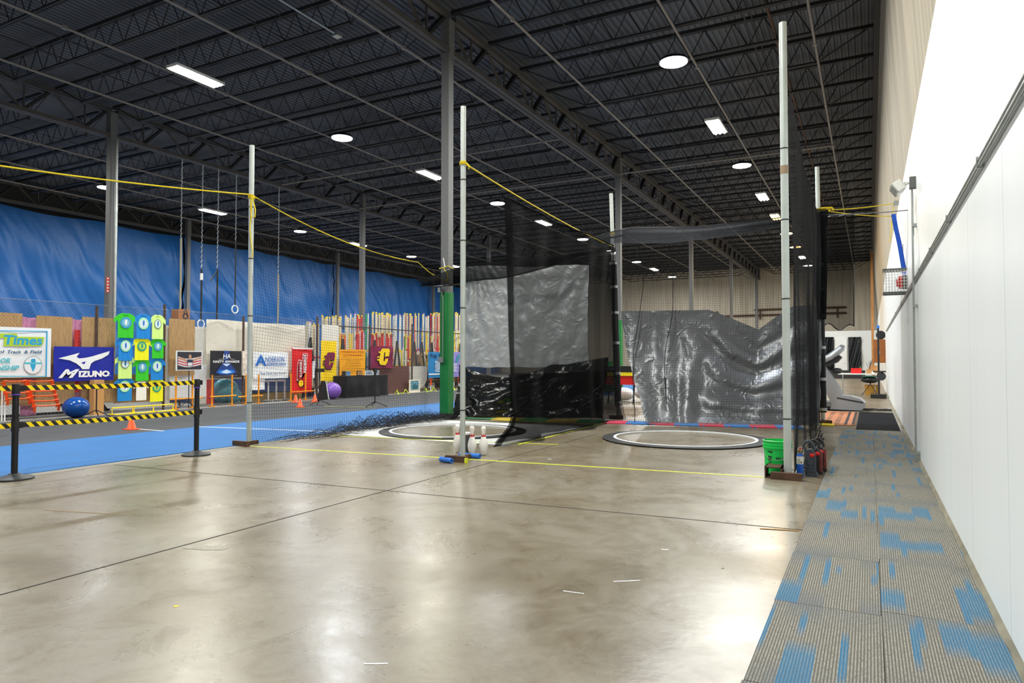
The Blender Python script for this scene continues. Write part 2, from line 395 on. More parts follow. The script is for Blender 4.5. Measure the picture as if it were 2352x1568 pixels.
# track surfaces
b = MB(); b.b2((-11.1, -8, 0), (-8.2, 40, .010)); tag(b.build('blue_track_mat', M_bluetrack), 'long bright blue rubber runway strip beside the polished concrete', 'track', kind=None)
b = MB(); b.b2((-15.35, -8, 0), (-11.1, 40, .008)); tag(b.build('grey_track_mat', M_greytrack), 'wide dark grey rubber running surface between blue strip and fence', 'track')
b = MB(); b.b2((-33.2, -8, 0), (-15.35, 60, .004)); struct('trim_5', b, mat('pale_raw_concrete', '8d8a84', .85, var=.15))
def line(name, p, q, w, m, label, cat='floor line', z=.012, group=None):
    b = MB(); b.bar((p[0], p[1], z), (q[0], q[1], z), w, .003); return tag(b.build(name, m), label, cat, group)
line('painted_line', on_floor(456, 981), on_floor(760, 992.5), .05, M_whiteline, 'thin white line crossing the blue runway at a slant')
line('painted_line', on_floor(303, 985.5), on_floor(376, 991), .05, M_whiteline, 'short white line on grey rubber beside the lone orange cone')
line('painted_line', on_floor(745, 933.5), on_floor(865, 935.5), .03, M_ytape, 'thin yellow line on grey rubber between the two black tripods')
for i in range(9):
    line('lane_dash', (-12.6, 3.2+i*2.4), (-12.6, 3.75+i*2.4), .03, mat('faded_white_paint', '77787a', .8), 'faded white lane dash on the grey rubber track', group='faded lane dashes on the grey track')

# ---- roof joists
def joist_proto(x0, x1, label, group, ends=(True, True)):
    t = thing('roof_joist', label, 'roof joist', (0, 0, 0), group)
    b = MB(); zt, zb = 8.84, 8.25
    for s in (-.035, .035): b.b2((x0, s-.028, zt-.03), (x1, s+.028, zt+.05))
    b.build('top_chord', M_steel, t)
    p = .61; a = x0+1.2; n = int((x1-1.2-a)/p); p = (x1-1.2-a)/n
    b = MB()
    for s in (-.03, .03): b.b2((a, s-.022, zb-.022), (x1-1.2, s+.022, zb+.022))
    b.build('bottom_chord', M_steel, t)
    b = MB(); r = .013
    b.tube([(x0+.1, 0, zt), (a, 0, zb)], r*1.4, 4, False); b.tube([(x1-.1, 0, zt), (x1-1.2, 0, zb)], r*1.4, 4, False)
    for k in range(n+1):
        x = a+k*p
        if k < n: b.tube([(x, 0, zb), (x+p/2, 0, zt)], r, 4, False)
        if k > 0: b.tube([(x, 0, zb), (x-p/2, 0, zt)], r, 4, False)
    b.tube([(a, 0, zb), (a-p/2, 0, zt)], r, 4, False); b.tube([(x1-1.2, 0, zb), (x1-1.2+p/2, 0, zt)], r, 4, False)
    b.build('web', M_steel, t); return t
for (x0, x1, lab, g) in ((XA+.12, .18, 'dark open-web roof joist crossing between right wall and nearest column row', 'joists above the throwing cages'),
                         (XB+.12, XA-.12, 'dark open-web roof joist crossing the middle roof bay above the track', 'joists of the middle roof bay'),
                         (XC+.12, XB-.12, 'dark open-web roof joist crossing the far roof bay beside the blue tarpaulin', 'joists of the far left roof bay')):
    pr = joist_proto(x0, x1, lab, g); first = True
    for k in range(-6, 29):
        y = 12.45+k*JS
        if y < 1.5 and x0 > -10 or y < 3: continue
        if first: pr.location = (0, y, 0); first = False
        else: place_copy(pr, (0, y, 0))
# bridging rods running along Y between joists
for X, lab in ((-2.2, 'nearest the right wall'), (-5.6, 'nearest the tall grey column row'), (-11.3, 'right of the middle bay'), (-16.6, 'left of the middle bay'), (-24.3, 'in the far left bay')):
    b = MB(); b.bar((X, 2, 8.76), (X, 59.5, 8.76), .02, .02); b.bar((X, 2, 8.29), (X, 59.5, 8.29), .02, .02)
    tag(b.build('bridging_bar', M_steel), 'thin dark bridging bars under the roof joists, '+lab, 'bridging bar')
# ---- girders
def girder(X, y0, y1, label):
    t = thing('roof_girder', label, 'roof girder', (X, (y0+y1)/2, 7.93))
    b = MB(); 
    for s in (-.09, .09): b.b2((X+s-.06, y0, 8.70), (X+s+.06, y1, 8.82))
    b.build('top_chord', M_girder, t)
    b = MB()
    for s in (-.07, .07): b.b2((X+s-.055, y0, 7.95), (X+s+.055, y1, 8.06))
    b.build('bottom_chord', M_girder, t)
    n = 7
    for k in range(n):
        a, c = lerp(y0, y1, k/n), lerp(y0, y1, (k+1)/n); mid = (a+c)/2+.1
        b = MB(); b.bar((X, c-.1, 8.70), (X, mid, 8.05), .14, .07); b.build('strut', M_steel, t)
        b = MB(); b.bar((X, a+.1, 8.70), (X, mid-.08, 8.05), .07, .05); b.bar((X, mid, 8.72), (X, mid, 8.05), .04, .04); b.build('diagonal', M_girder, t)
    return t
for X, nm in ((XA, 'row nearest the cages'), (XB, 'middle column row'), (XC, 'row at the blue tarpaulin')):
    ys = COLY+[60.0]
    ordn = ['nearest', 'second', 'third', 'fourth', 'fifth', 'farthest']
    for k in range(len(ys)-1):
        girder(X, ys[k]+.1, ys[k+1]-.1, 'grey-brown steel truss girder, %s span of the %s' % (ordn[k], nm))
# ---- columns
def column(X, Y, label, green=0., conduit=False, sign=False):
    t = thing('steel_column', label, 'column', (X, Y, 0)); w = .095
    b = MB(); b.b2((X-w, Y-w, green), (X+w, Y+w, 8.7)); b.b2((X-w-.015, Y-w-.015, 7.9), (X+w+.015, Y+w+.015, 8.72)); b.build('shaft', M_col, t)
    if green:
        b = MB(); g = w+.012; b.b2((X-g, Y-g, 0.012), (X+g, Y+g, green)); b.build('painted_base', M_green, t, label='green painted lower part')
    b = MB(); b.b2((X-.2, Y-.2, 0.004), (X+.2, Y+.2, .016)); b.build('base_plate', M_steel, t)
    return t
ordc = ['closest', 'second', 'third', 'fourth', 'fifth', 'sixth']
for i, Y in enumerate(COLY):
    if i == 0: continue
    column(XA, Y, {1: 'grey steel column with green painted base, left of the silver tarpaulin', 2: 'grey steel column with green base behind the padded cage post'}.get(i, 'grey steel column far behind the dark grey tarpaulin, %s of its row' % ordc[i-1]), 2.72 if i < 3 else 0)
    column(XB, Y, 'grey steel column of the middle row behind the fence, %s from the camera' % ordc[i-1])
    column(XC+.25, Y, 'dark grey steel column standing against the blue tarpaulin, %s from the camera' % ordc[i-1])
b = MB(); b.tube([(XB+.26, 12.45, .01), (XB+.26, 12.45, 7.9)], .045, 10); tag(b.build('downpipe', M_galv, smooth=True), 'pale vertical pipe fixed to the leftmost grey column', 'pipe')
p = on_x(252, 636, XB+.11); q = on_x(252, 672, XB+.11)
b = MB(); b.b2((XB+.1, p.y-.10, q.z), (XB+.108, p.y+.0, p.z)); t = b.build('column_sign', mat('red_sign', 'c8463c', .5)); tag(t, 'small red vertical sign on the leftmost grey column', 'sign'); t['_o'] = (0., 0., 0.)
for k in range(5):
    z = lerp(q.z, p.z, (k+.5)/5); b = MB(); b.b2((XB+.1075, p.y-.075, z-.02), (XB+.112, p.y-.03, z+.02)); b.build('letter', M_white, t)
# conduit and socket box on the first green column
b = MB(); X, Y = XA+.01, 12.45-.13
t = thing('column_conduit', 'thin grey conduit with a square socket box on the green column', 'conduit', (X, Y, 1.1))
b.tube([(XA-.11, Y, 2.78), (XA-.04, Y-.01, 2.72), (XA-.01, Y-.01, 2.6), (XA-.01, Y-.01, 1.32)], .011, 8); b.build('pipe', M_galv, t, smooth=True)
b = MB(); b.b2((XA-.12, Y-.05, 2.72), (XA-.06, Y+.0, 2.82)); b.build('junction_box', M_galv, t)
b = MB(); b.b2((XA-.06, Y-.06, 1.2), (XA+.02, Y, 1.32)); b.b2((XA-.11, Y-.05, 1.2), (XA-.06, Y+.02, 1.32)); b.build('socket_box', M_galv, t)

# ---- sprinkler pipes
for k, (X, z) in enumerate([(-.97, 8.12), (-1.75, 8.35), (-3.5, 8.12), (-6.3, 8.12), (-9.0, 8.12), (-11.8, 8.12), (-14.65, 8.12), (-17.5, 8.12), (-20.5, 8.15), (-23.3, 8.12), (-26.42, 8.12), (-29.2, 8.12)]):
    b = MB(); b.tube([(X, -7, z), (X, 59.8, z)], .028, 8)
    for y in range(0, 58, 4): b.b2((X-.035, y-.05, z-.035), (X+.035, y+.05, z+.035))
    names = ['first from the right wall', 'rusty one second from the right wall', 'third from the right wall beside the lamps', 'fourth from the right wall', 'just left of the nearest column row', 'right of the middle lamp row', 'over the middle lamp row', 'left of the middle lamp row', 'at the middle column row', 'first in the far left bay', 'over the far left lamp row', 'nearest the blue tarpaulin']
    tag(b.build('sprinkler_pipe', M_rust if k == 1 else M_pipe, smooth=True), 'long thin sprinkler pipe under the roof, '+names[k], 'pipe')
b = MB(); b.tube([(-10, 2, 8.2), (-10, 10.9, 8.2)], .02, 8); b.box((-10, 11, 8.2), (.16, .16, .08)); tag(b.build('electrical_conduit', M_galv), 'pale conduit under the roof ending at a small box left of the column', 'conduit')
for y, x0, x1, lab in ((23.6, -26, -.9, 'transverse pipe crossing the roof behind the second green-based column'), (19.0, -20, -8.3, 'short transverse pipe crossing left of the tallest grey column')):
    b = MB(); b.tube([(x0, y, 8.02), (x1, y, 8.02)], .03, 8); tag(b.build('cross_pipe', M_pipe, smooth=True), lab, 'pipe')

# ---- high bay lamps
def lamp_proto(kind, warm):
    t = thing('high_bay_lamp', 'x', 'lamp', (0, 0, 0), 'high bay lamps')
    col = {0: (1, 1, 1), 1: (1.0, 1.0, .93), 2: (1.0, .80, .45)}[warm]; lcol = {0: (.90, .95, 1.0), 1: (1.0, .98, .88), 2: (1, .72, .38)}[warm]
    ml = lens('lamp_glow_%d' % warm, col, 14)
    if kind == 'round':
        b = MB(); b.lathe([(.02, .17), (.10, .16), (.14, .10), (.31, .06), (.335, .0), (.31, .0)], n=28); b.build('housing', M_blackgloss, t, smooth=True)
        b = MB(); b.lathe([(.31, .012), (.30, -.01), (.001, -.02)], n=28, caps=False); b.build('diffuser', ml, t)
        shape, sx, sy = 'DISK', .56, .56
        b = MB(); b.tube([(0, 0, .16), (0, 0, 1.14)], .006, 6); b.build('hook', M_galv, t)
    else:
        b = MB(); b.b2((-.19, -.62, .015), (.19, .62, .06)); b.b2((-.20, -.64, -.005), (-.185, .64, .05)); b.b2((.185, -.64, -.005), (.20, .64, .05)); b.b2((-.2, -.64, -.005), (.2, -.60, .06)); b.b2((-.2, .60, -.005), (.2, .64, .06)); b.build('housing', M_white, t)
        for k in range(3):
            b = MB(); b.tube([(-.12+.12*k, -.59, -.01), (-.12+.12*k, .59, -.01)], .028, 8); b.build('tube', ml, t)
        b = MB()
        for s in (-1, 1): b.tube([(0, .5*s, .06), (0, .5*s, 1.14)], .005, 5)
        b.build('hanger', M_galv, t)
        shape, sx, sy = 'RECTANGLE', .34, 1.16
    li = bpy.data.lights.new('lamp_light', 'AREA'); li.shape = shape; li.size = sx; li.size_y = sy; li.energy = LAMP_W*(1.0 if warm < 2 else .6); li.color = lcol; li.spread = PI
    lo = bpy.data.objects.new('lamp_light', li); C.objects.link(lo); lo.parent = t; lo.location = (0, 0, -.055)
    return t
rows = [(-3.8, 'over the throwing cages', [(.6, 'r', 0), (5.4, 't', 1), (10.2, 't', 1), (15.0, 'r', 0), (19.76, 't', 1), (24.16, 'r', 0), (29.18, 't', 1), (33.57, 't', 2), (38.3, 'r', 2), (43.1, 'r', 2), (47.6, 't', 1), (52.0, 'r', 0)]),
        (-13.92, 'over the grey track', [(.9, 't', 1), (5.7, 'r', 0), (10.56, 't', 1), (15.55, 'r', 0), (20.17, 't', 1), (25.18, 'r', 0), (29.8, 't', 1), (34.9, 'r', 0), (39.8, 't', 1), (44.7, 'r', 0), (48.9, 't', 1), (54.0, 'r', 0)]),
        (-26.0, 'nearest the blue tarpaulin', [(5.7, 'r', 0), (10.7, 't', 1), (15.84, 'r', 0), (20.66, 't', 1), (25.95, 'r', 0), (30.42, 't', 1), (35.6, 'r', 0), (40.5, 't', 1), (46.0, 'r', 0)])]
protos = {}
onum = ['first', 'second', 'third', 'fourth', 'fifth', 'sixth', 'seventh', 'eighth', 'ninth', 'tenth', 'eleventh', 'twelfth']
skip = {-3.8: 3, -13.92: 2, -26.0: 2}
for X, rn, L in rows:
    cnt = {'r': 0, 't': 0}
    for i, (y, k, w) in enumerate(L):
        kn = 'round' if k == 'r' else 'tube'
        if i < skip[X]: lab = '%s lamp behind the camera, %s in the row %s' % ('round' if k == 'r' else 'oblong', onum[i], rn)
        else:
            tone = {0: 'cool white', 1: 'pale white', 2: 'warm yellow'}[w]
            lab = '%s %s lamp, %s such in the row %s' % (tone, 'round' if k == 'r' else 'oblong', onum[cnt[k]], rn); cnt[k] += 1
        if (k, w) not in protos:
            o = protos[(k, w)] = lamp_proto(kn, w); o.location = (X, y, 7.9); o['label'] = lab
        else: o = place_copy(protos[(k, w)], (X, y, 7.9), 0, lab)
        o['group'] = 'round high bay lamps' if k == 'r' else 'oblong fluorescent lamps'

# ---- blue tarpaulin along the left wall
def bt(y0, y1, nu, nv, zt, label):
    b = MB()
    def fn(u, v):
        y = lerp(y0, y1, u); s = min(u, 1-u)*(y1-y0)
        z = zt+.12*math.sin(u*PI*3)*nz(y*.4, 3)-.12*abs(math.sin(PI*u*5)) - v*(zt-.10)
        yy = y+.55*z+.8*nz(y*.25, z*.3, 4); fold = nz(yy*1.1, z*.22, 2)*.24+abs(nz(yy*2.6, z*.35, 5))*.20+.05*abs(nz(yy*6, z*.8, 7))+nz(y*.35, z*.5, 9)*.40
        d = v*(1-v)*2.4+.2
        return (-32.62+fold*d, y, z)
    b.grid(fn, nu, nv, .012)
    return tag(b.build('blue_tarpaulin', M_bluetarp, smooth=True), label, 'tarpaulin')
bt(2, 24.0, 260, 70, 7.9, 'huge blue tarpaulin curtain on the left wall, nearest wrinkled sheet')
bt(24.1, 35.6, 120, 50, 7.85, 'huge blue tarpaulin curtain hanging behind the climbing ropes, middle sheet')
bt(35.7, 59.5, 160, 50, 7.85, 'huge blue tarpaulin curtain above the rack of white poles, farthest sheet')
# gas pipes on the back wall, wooden post in the far right corner
for k, z in enumerate((5.0, 5.45)):
    b = MB(); b.tube([(-12.5+k*4, 59.8, z), (-1.6, 59.8, z)], .07, 8)
    for x in (-11.5, -8, -4.5, -2.2): b.b2((x-.1, 59.7, z-.35), (x-.02, 59.98, z))
    tag(b.build('wall_pipe', M_rust), ['brown horizontal pipe on the beige back wall, lower of two', 'brown horizontal pipe on the beige back wall, upper of two'][k], 'pipe')
b = MB(); b.b2((.10, 50, .0), (.25, 50.3, 8.4)); tag(b.build('wooden_post', mat('raw_timber', 'c08a52', .7, var=.15)), 'pale wooden post in the far corner by the right wall', 'post')
# ================================================================ carpet, mats on the floor by the right wall
rngc = random.Random(3)
ct = None
cols = ['beside the bare concrete', 'along the white wall']
for c in range(2):
    for r in range(15):
        y0 = -1.2+r*1.0+(.07 if c else 0); x0 = -.455+c*.488
        if ct is None:
            b = MB(); b.b2((-.243, -.498, 0), (.243, .498, .006)); ct = b.build('carpet_tile', M_carpet); o = ct
        else: o = ct.copy(); C.objects.link(o)
        o.location = (x0+.244+rngc.uniform(-.003, .003), y0+.5, .0012*(1+c)); o.rotation_euler = (0, 0, rngc.uniform(-.006, .006)+(PI if rngc.random() < .5 else 0))
        pos = ['behind the view']*3+['nearest', 'second nearest', 'third from the front', 'fourth from the front', 'fifth from the front', 'sixth from the front', 'seventh from the front', 'eighth from the front', 'ninth from the front', 'tenth from the front', 'eleventh from the front', 'farthest before the black mat']
        tag(o, 'ribbed taupe and blue carpet tile %s, %s' % (cols[c], pos[r]), 'carpet tile', 'carpet tiles along the white wall')
b = MB()
def wav(x0, x1, y0, y1, h):
    return lambda u, v: (lerp(x0, x1, u), lerp(y0, y1, v), h+.004*nz(u*3, v*3))
b.grid(wav(-.24, .46, 13.75, 18.4, .012), 6, 12, .010); tag(b.build('floor_mat', mat('charcoal_mat', '26272a', 1.0, spec=.05)), 'plain charcoal floor mat past the end of the carpet tiles', 'mat')
rug = thing('woven_rug', 'orange and black patterned rug under the padded post', 'rug', (-.7, 16.5, .003))
b = MB(); b.b2((-1.45, 14.55, .003), (-.27, 18.3, .014)); b.build('rug_field', mat('rust_orange_wool', 'c88560', .95, bump=.3, bscale=80), rug)
b = MB(); rr = random.Random(5)
for x in (-1.38, -1.12, -.46, -.33): b.b2((x, 14.62, .014), (x+.05, 18.2, .0165))
for i in range(9):
    for j in range(3):
        x = -1.02+j*.19; y = 14.75+i*.4; b.b2((x, y, .014), (x+.09, y+.05+rr.random()*.1, .0165))
b.build('rug_pattern', mat('charcoal_wool', '37302e', .95), rug)

# ================================================================ throwing circles, floor markings
def ring(name, c, label):
    t = thing('throwing_circle', label, 'throwing circle', (c[0], c[1], 0))
    b = MB(); b.lathe([(1.075, .002), (1.27, .002), (1.285, .018), (1.115, .020), (1.09, .021), (1.075, .018)], (c[0], c[1], 0), 96, caps=False)
    n = 96; b.f += [(5*n+k, 5*n+(k+1) % n, (k+1) % n, k) for k in range(n)]; b.mi += [0]*n
    b.build('rubber_surround', M_black, t)
    b = MB(); b.lathe([(1.065, .003), (1.065, .028), (1.11, .028), (1.11, .020)], (c[0], c[1], 0), 96, caps=False); b.build('white_rim', M_whitecl, t)
C1, C2 = (-6.5, 10.15), (-2.62, 10.85)
# white painted border around the left circle
b = MB(); o2 = []
x0, x1, y0, y1 = -8.0, -4.78, 8.85, 12.0
sq = []
for k in range(96):
    a = 2*PI*k/96; dx, dy = math.cos(a), math.sin(a)
    t = min([((x1-C1[0])/dx if dx > 0 else (x0-C1[0])/dx) if abs(dx) > 1e-6 else 99, ((y1-C1[1])/dy if dy > 0 else (y0-C1[1])/dy) if abs(dy) > 1e-6 else 99])
    sq += [(C1[0]+dx*1.27, C1[1]+dy*1.27, .002), (C1[0]+dx*t, C1[1]+dy*t, .002)]
b.add(sq, [(2*k, 2*k+1, (2*k+3) % 192, (2*k+2) % 192) for k in range(96)]); tag(b.build('painted_border', M_whiteline), 'white painted floor square surrounding the left throwing circle', 'floor paint')
ring('a', C1, 'black rubber throwing circle with white rim inside the left cage')
ring('b', C2, 'black rubber throwing circle with white rim before dark grey tarpaulin')
line('floor_tape', (-8.03, 7.03), (-.95, 7.74), .03, M_ytape, 'long yellow tape line across the front of both cages', z=.002)
line('floor_tape', (-8.03, 8.6), (-4.1, 9.27), .03, M_ytape, 'yellow tape along the front edge of the left circle', z=.004)
line('floor_tape', (-4.62, 9.0), (-4.68, 13.2), .035, M_ytape, 'yellow tape running back under the black dividing curtain', z=.006)
line('floor_tape', (-6.35, 9.0), (-6.0, 9.03), .03, M_ytape, 'short yellow tape piece just inside the left circle', z=.03)
line('floor_tape', (-7.9, 12.45), (-4.8, 12.62), .05, M_ytape, 'yellow tape at the back of the left circle', z=.004)
line('floor_tape', on_floor(1745, 1214), on_floor(1835, 1219), .02, mat('worn_tan_tape', 'b38a4c', .7), 'worn tan tape on the floor joint beside the carpet', z=.003)
# foam puzzle mats
fm = {k: mat('foam_'+k, c, .8, bump=.1, bscale=50) for k, c in (('red', 'd6325a'), ('blue', '2b7fd0'), ('green', '19a050'), ('yellow', 'f0c81c'))}
def foam_tile(x, y, col, label, group, rz=.1, w=.6):
    b = MB(); b.b2((-w/2, -.3, 0), (w/2, .3, .014))
    for k in range(7): b.b2((-w/2+.03+k*.085, -.315, 0), (-w/2+.07+k*.085, -.3, .014))
    o = b.build('foam_mat', fm[col]); o.location = (x, y, .002); o.rotation_euler = (0, 0, rz)
    return tag(o, label, 'foam mat', group)
seq = ['red', 'blue', 'red', 'blue', 'red', 'blue', 'red', 'blue']
A0, A1 = Vector((-4.55, 13.13, 0)), Vector((-1.0, 13.78, 0)); dv = (A1-A0).normalized()
pl = ['leftmost', 'second from left', 'third from left', 'fourth from left', 'fifth from left', 'sixth from left', 'seventh from left, behind the bucket', 'rightmost']
for i, c in enumerate(seq):
    p = A0+dv*(i*.462); foam_tile(p.x, p.y, c, '%s foam mat edging the grey tarpaulin, %s' % (c, pl[i]), 'red and blue foam mats', math.atan2(dv.y, dv.x), .46)
A0, A1 = Vector((-7.4, 12.72, 0)), Vector((-5.0, 13.1, 0)); dv = (A1-A0).normalized()
pl = ['beside the green column', 'second from the green column', 'third from the green column', 'fourth from the green column', 'nearest the dividing curtain']
for i, c in enumerate(['green', 'yellow', 'green', 'yellow', 'green']):
    p = A0+dv*(i*.602); foam_tile(p.x, p.y, c, '%s foam mat under the black tarpaulin, %s' % (c, pl[i]), 'green and yellow foam mats', math.atan2(dv.y, dv.x), .6)

# ================================================================ cage posts
def h_base(t, x, y, w=.34, extra=False):
    b = MB(); b.b2((x-w/2, y-.03-.14, .0), (x+w/2, y+.03-.14, .075)); b.b2((x-.025, y-.11, .0), (x+.025, y+.16, .06)); b.build('base_tube', M_rust, t)
    if extra:
        b = MB()
        P = [(-.33, .02), (-.09, .02), (-.09, .14), (-.33, .14)]
        for (ax, az, bx, bz) in ((-.22, .0, -.05, .012), (-.22, .108, -.05, .12), (-.22, .0, -.208, .12), (-.062, .0, -.05, .12)): b.b2((x+ax, y-.10, az), (x+bx, y+.14, bz))
        b.build('spare_square_tube', M_rust, t)
def post(x, y, top, r, label, lean=(0, 0), padded=None, extra=False, w=.34):
    t = thing('cage_post', label, 'post', (x, y, 0))
    h_base(t, x, y, w, extra)
    P = lambda z: Vector((x+lean[0]*z/top, y+lean[1]*z/top, z))
    b = MB(); zs = [.06, 1.2, 2.4, 3.6, top]; b.tube([P(z) for z in zs], r, 16); b.build('pipe', M_pole, t, smooth=True)
    b = MB()
    for z in (.62, 1.9, 2.75, 3.52): 
        if z < top-.4: b.tube([P(z), P(z+.012)], r+.003, 16)
    b.build('joint_band', M_black, t)
    if top > 4.6 and not padded:
        b = MB(); b.tube([P(3.25), P(3.34)], r+.0025, 16); b.build('rust_stain', mat('rust_stain', 'a08b73', .7, .2), t)
    if padded:
        z0, z1 = padded; b = MB(); n = 12; b.tube([P(lerp(z0, z1, k/n)) for k in range(n+1)], [r+.032+.004*nz(k*3.1, x) for k in range(n+1)], 14); pd = b.build('foam_padding', M_foam, t, smooth=True)
        for f in (.02, .22, .43, .64, .82, .985):
            z = lerp(z0, z1, f); b = MB(); b.tube([P(z-.028), P(z+.028)], r+.040, 14); b.build('tape_band', M_tape, pd)
    return t
P1, P2, P3, P4, P5 = (-8.12, 7.12), (-4.52, 7.28), (-.79, 7.81), (-4.80, 14.05), (-.84, 14.85)
post(*P1, 4.45, .036, 'tall pale steel pole with yellow rope, left of all cages', w=.30)
post(*P2, 4.46, .034, 'tall pale steel pole standing in front of the bowling pins', w=.30)
post(*P3, 4.90, .040, 'tallest pale steel pole standing beside the green bucket', extra=True, w=.31)
post(*P4, 4.90, .040, 'steel pole with black foam padding at the divider curtain', lean=(-.18, .1), padded=(.28, 3.4), w=.3)
post(*P5, 5.12, .042, 'steel pole with black padding near the right wall', lean=(-.05, 0), padded=(.22, 3.2), w=.34)

# ================================================================ ropes
def wrap(b, x, y, z, r, n=4, dz=.014, rr=.008):
    pts = []
    for k in range(n*12+1):
        a = 2*PI*k/12; pts.append((x+math.cos(a)*(r+rr), y+math.sin(a)*(r+rr), z+dz*k/12))
    b.tube(pts, rr, 6)
zr = on_x(575, 450, P1[0]).z
t = thing('yellow_rope', 'yellow rope from left frame edge to the leftmost tall pole, loop hanging', 'rope', (P1[0], P1[1], zr-1))
b = MB(); q = on_x(-60, 372, -8.3); b.tube(sag(q, (P1[0], P1[1]-.04, zr+.02), .03, 24), .010, 6); b.build('line', M_yrope, t, smooth=True)
b = MB(); wrap(b, P1[0], P1[1], zr-.04, .036); b.build('knot', M_yrope, t, smooth=True)
b = MB(); x, y = P1[0]+.03, P1[1]-.04
b.tube([(x, y, zr), (x+.05, y, zr-.08), (x+.1, y, zr-.22), (x+.09, y, zr-.33), (x+.02, y, zr-.33), (x, y, zr-.2), (x+.0, y, zr-.05)], .009, 6)
b.tube([(x, y, zr), (x+.02, y, zr-.2), (x-.01, y, zr-.5), (x+.02, y, zr-.7), (x+.06, y, zr-.86), (x+.05, y, zr-.93)], .008, 6); b.build('loose_end', M_yrope, t, smooth=True)
RA = Vector((P1[0]+.04, P1[1], zr)); RM = on_x(960, 602, -8.10); RB = on_x(1012, 578, XA)
t = thing('yellow_rope', 'sagging yellow rope from leftmost tall pole to the green-based column', 'rope', (-8.1, 10, 2))
b = MB(); pts = [RA.lerp(RM, k/22)-Vector((0, 0, .62*(k/22)*(1-k/22))) for k in range(23)]; pts += [RM.lerp(Vector((XA+.11, 12.3, 2.95)), k/5)+Vector((0, 0, -.06*math.sin(PI*k/5))) for k in range(1, 6)]
b.tube(pts, .009, 6); b.build('line', M_yrope, t, smooth=True); ROPE_L = pts
b = MB(); X, Y = XA, 12.45; z = 3.26
loop = [(X-.12, Y-.12), (X+.12, Y-.12), (X+.12, Y+.12), (X-.12, Y+.12)]
b.tube([(a, c, z+(.02 if i % 2 else -.02)) for i, (a, c) in enumerate(loop)], .010, 6, closed=True); b.tube([(X, Y-.13, z), (X+.02, Y-.14, z-.05), (X+.1, Y-.13, z-.15), (X+.11, Y-.15, 2.97)], .009, 6); b.build('column_loop', M_yrope, t, smooth=True)
b = MB(); b.tube([(X+.03, Y-.13, z), (X-.01, Y-.13, z+.2)], .012, 6); b.build('white_end', M_white, t)
z2 = on_x(1062, 373, P2[0]).z
t = thing('yellow_rope', 'yellow rope slanting from the bowling pin pole down to the padded pole', 'rope', (P2[0], P2[1], z2-.5))
end = Vector((P4[0]-.13, P4[1]+.07, 3.72)); pe = Vector((P2[0], P2[1]+.05, z2))
ROPE_C = sag(pe, end, .06, 24)
b = MB(); b.tube(ROPE_C, .010, 6); b.build('line', M_yrope, t, smooth=True)
b = MB(); wrap(b, P2[0], P2[1], z2-.03, .034, 3); b.tube([pe, pe+Vector((.03, -.02, .0)), pe+Vector((.06, .0, -.04)), pe+Vector((.02, .05, -.05))], .012, 6); b.build('knot', M_yrope, t, smooth=True)
b = MB(); wrap(b, P4[0]-.145, P4[1]+.08, 3.98, .04, 3); b.build('post_knot', M_yrope, t, smooth=True)
# ropes from the right padded post to the wall
z5 = 4.25; a5 = Vector((P5[0]-.04, P5[1], z5))
w1 = on_x(2052, 467, .44); w2 = on_x(2048, 497, .44)
for q, lab in ((w1, 'yellow rope from right padded post to wall, upper strand'), (w2, 'yellow rope from right padded post to wall, lower strand')):
    t = thing('yellow_rope', lab, 'rope', tuple(a5)); b = MB(); b.tube(sag(a5+Vector((.05, 0, 0)), q, .03, 12), .009, 6); b.build('line', M_yrope, t, smooth=True)
    b = MB()
    if q is w1: b.tube([a5+Vector((.05, -.05, .02)), a5+Vector((.25, -.02, .02)), a5+Vector((.28, -.02, -.03))], .02, 6); wrap(b, a5.x, a5.y, z5-.02, .045, 3)
    else: b.tube([a5+Vector((.06, -.04, -.0)), a5+Vector((.22, -.02, -.04))], .018, 6)
    b.build('knot', M_yrope, t, smooth=True)
    b = MB(); b.tube([q, q-Vector((.01, 0, .3)), q-Vector((.05, .02, .55))], .007, 6); b.build('loose_end', M_yrope, t, smooth=True)
    b = MB(); b.b2((q.x, q.y-.04, q.z-.04), (.529, q.y+.04, q.z+.04)); b.build('wall_cleat', M_galv, t)
RD0 = Vector((P5[0]-.02, P5[1]+.02, 4.16)); RD1 = Vector((.53, 12.6, 3.95)); RD1 = on_x(2080, 483, .50)
b = MB(); b.tube(sag(RD0, Vector((.525, RD1.y, RD1.z)), .02, 8), .008, 6); tag(b.build('support_cable', M_black), 'thin black cable from right padded post to the wall floodlight', 'cable')

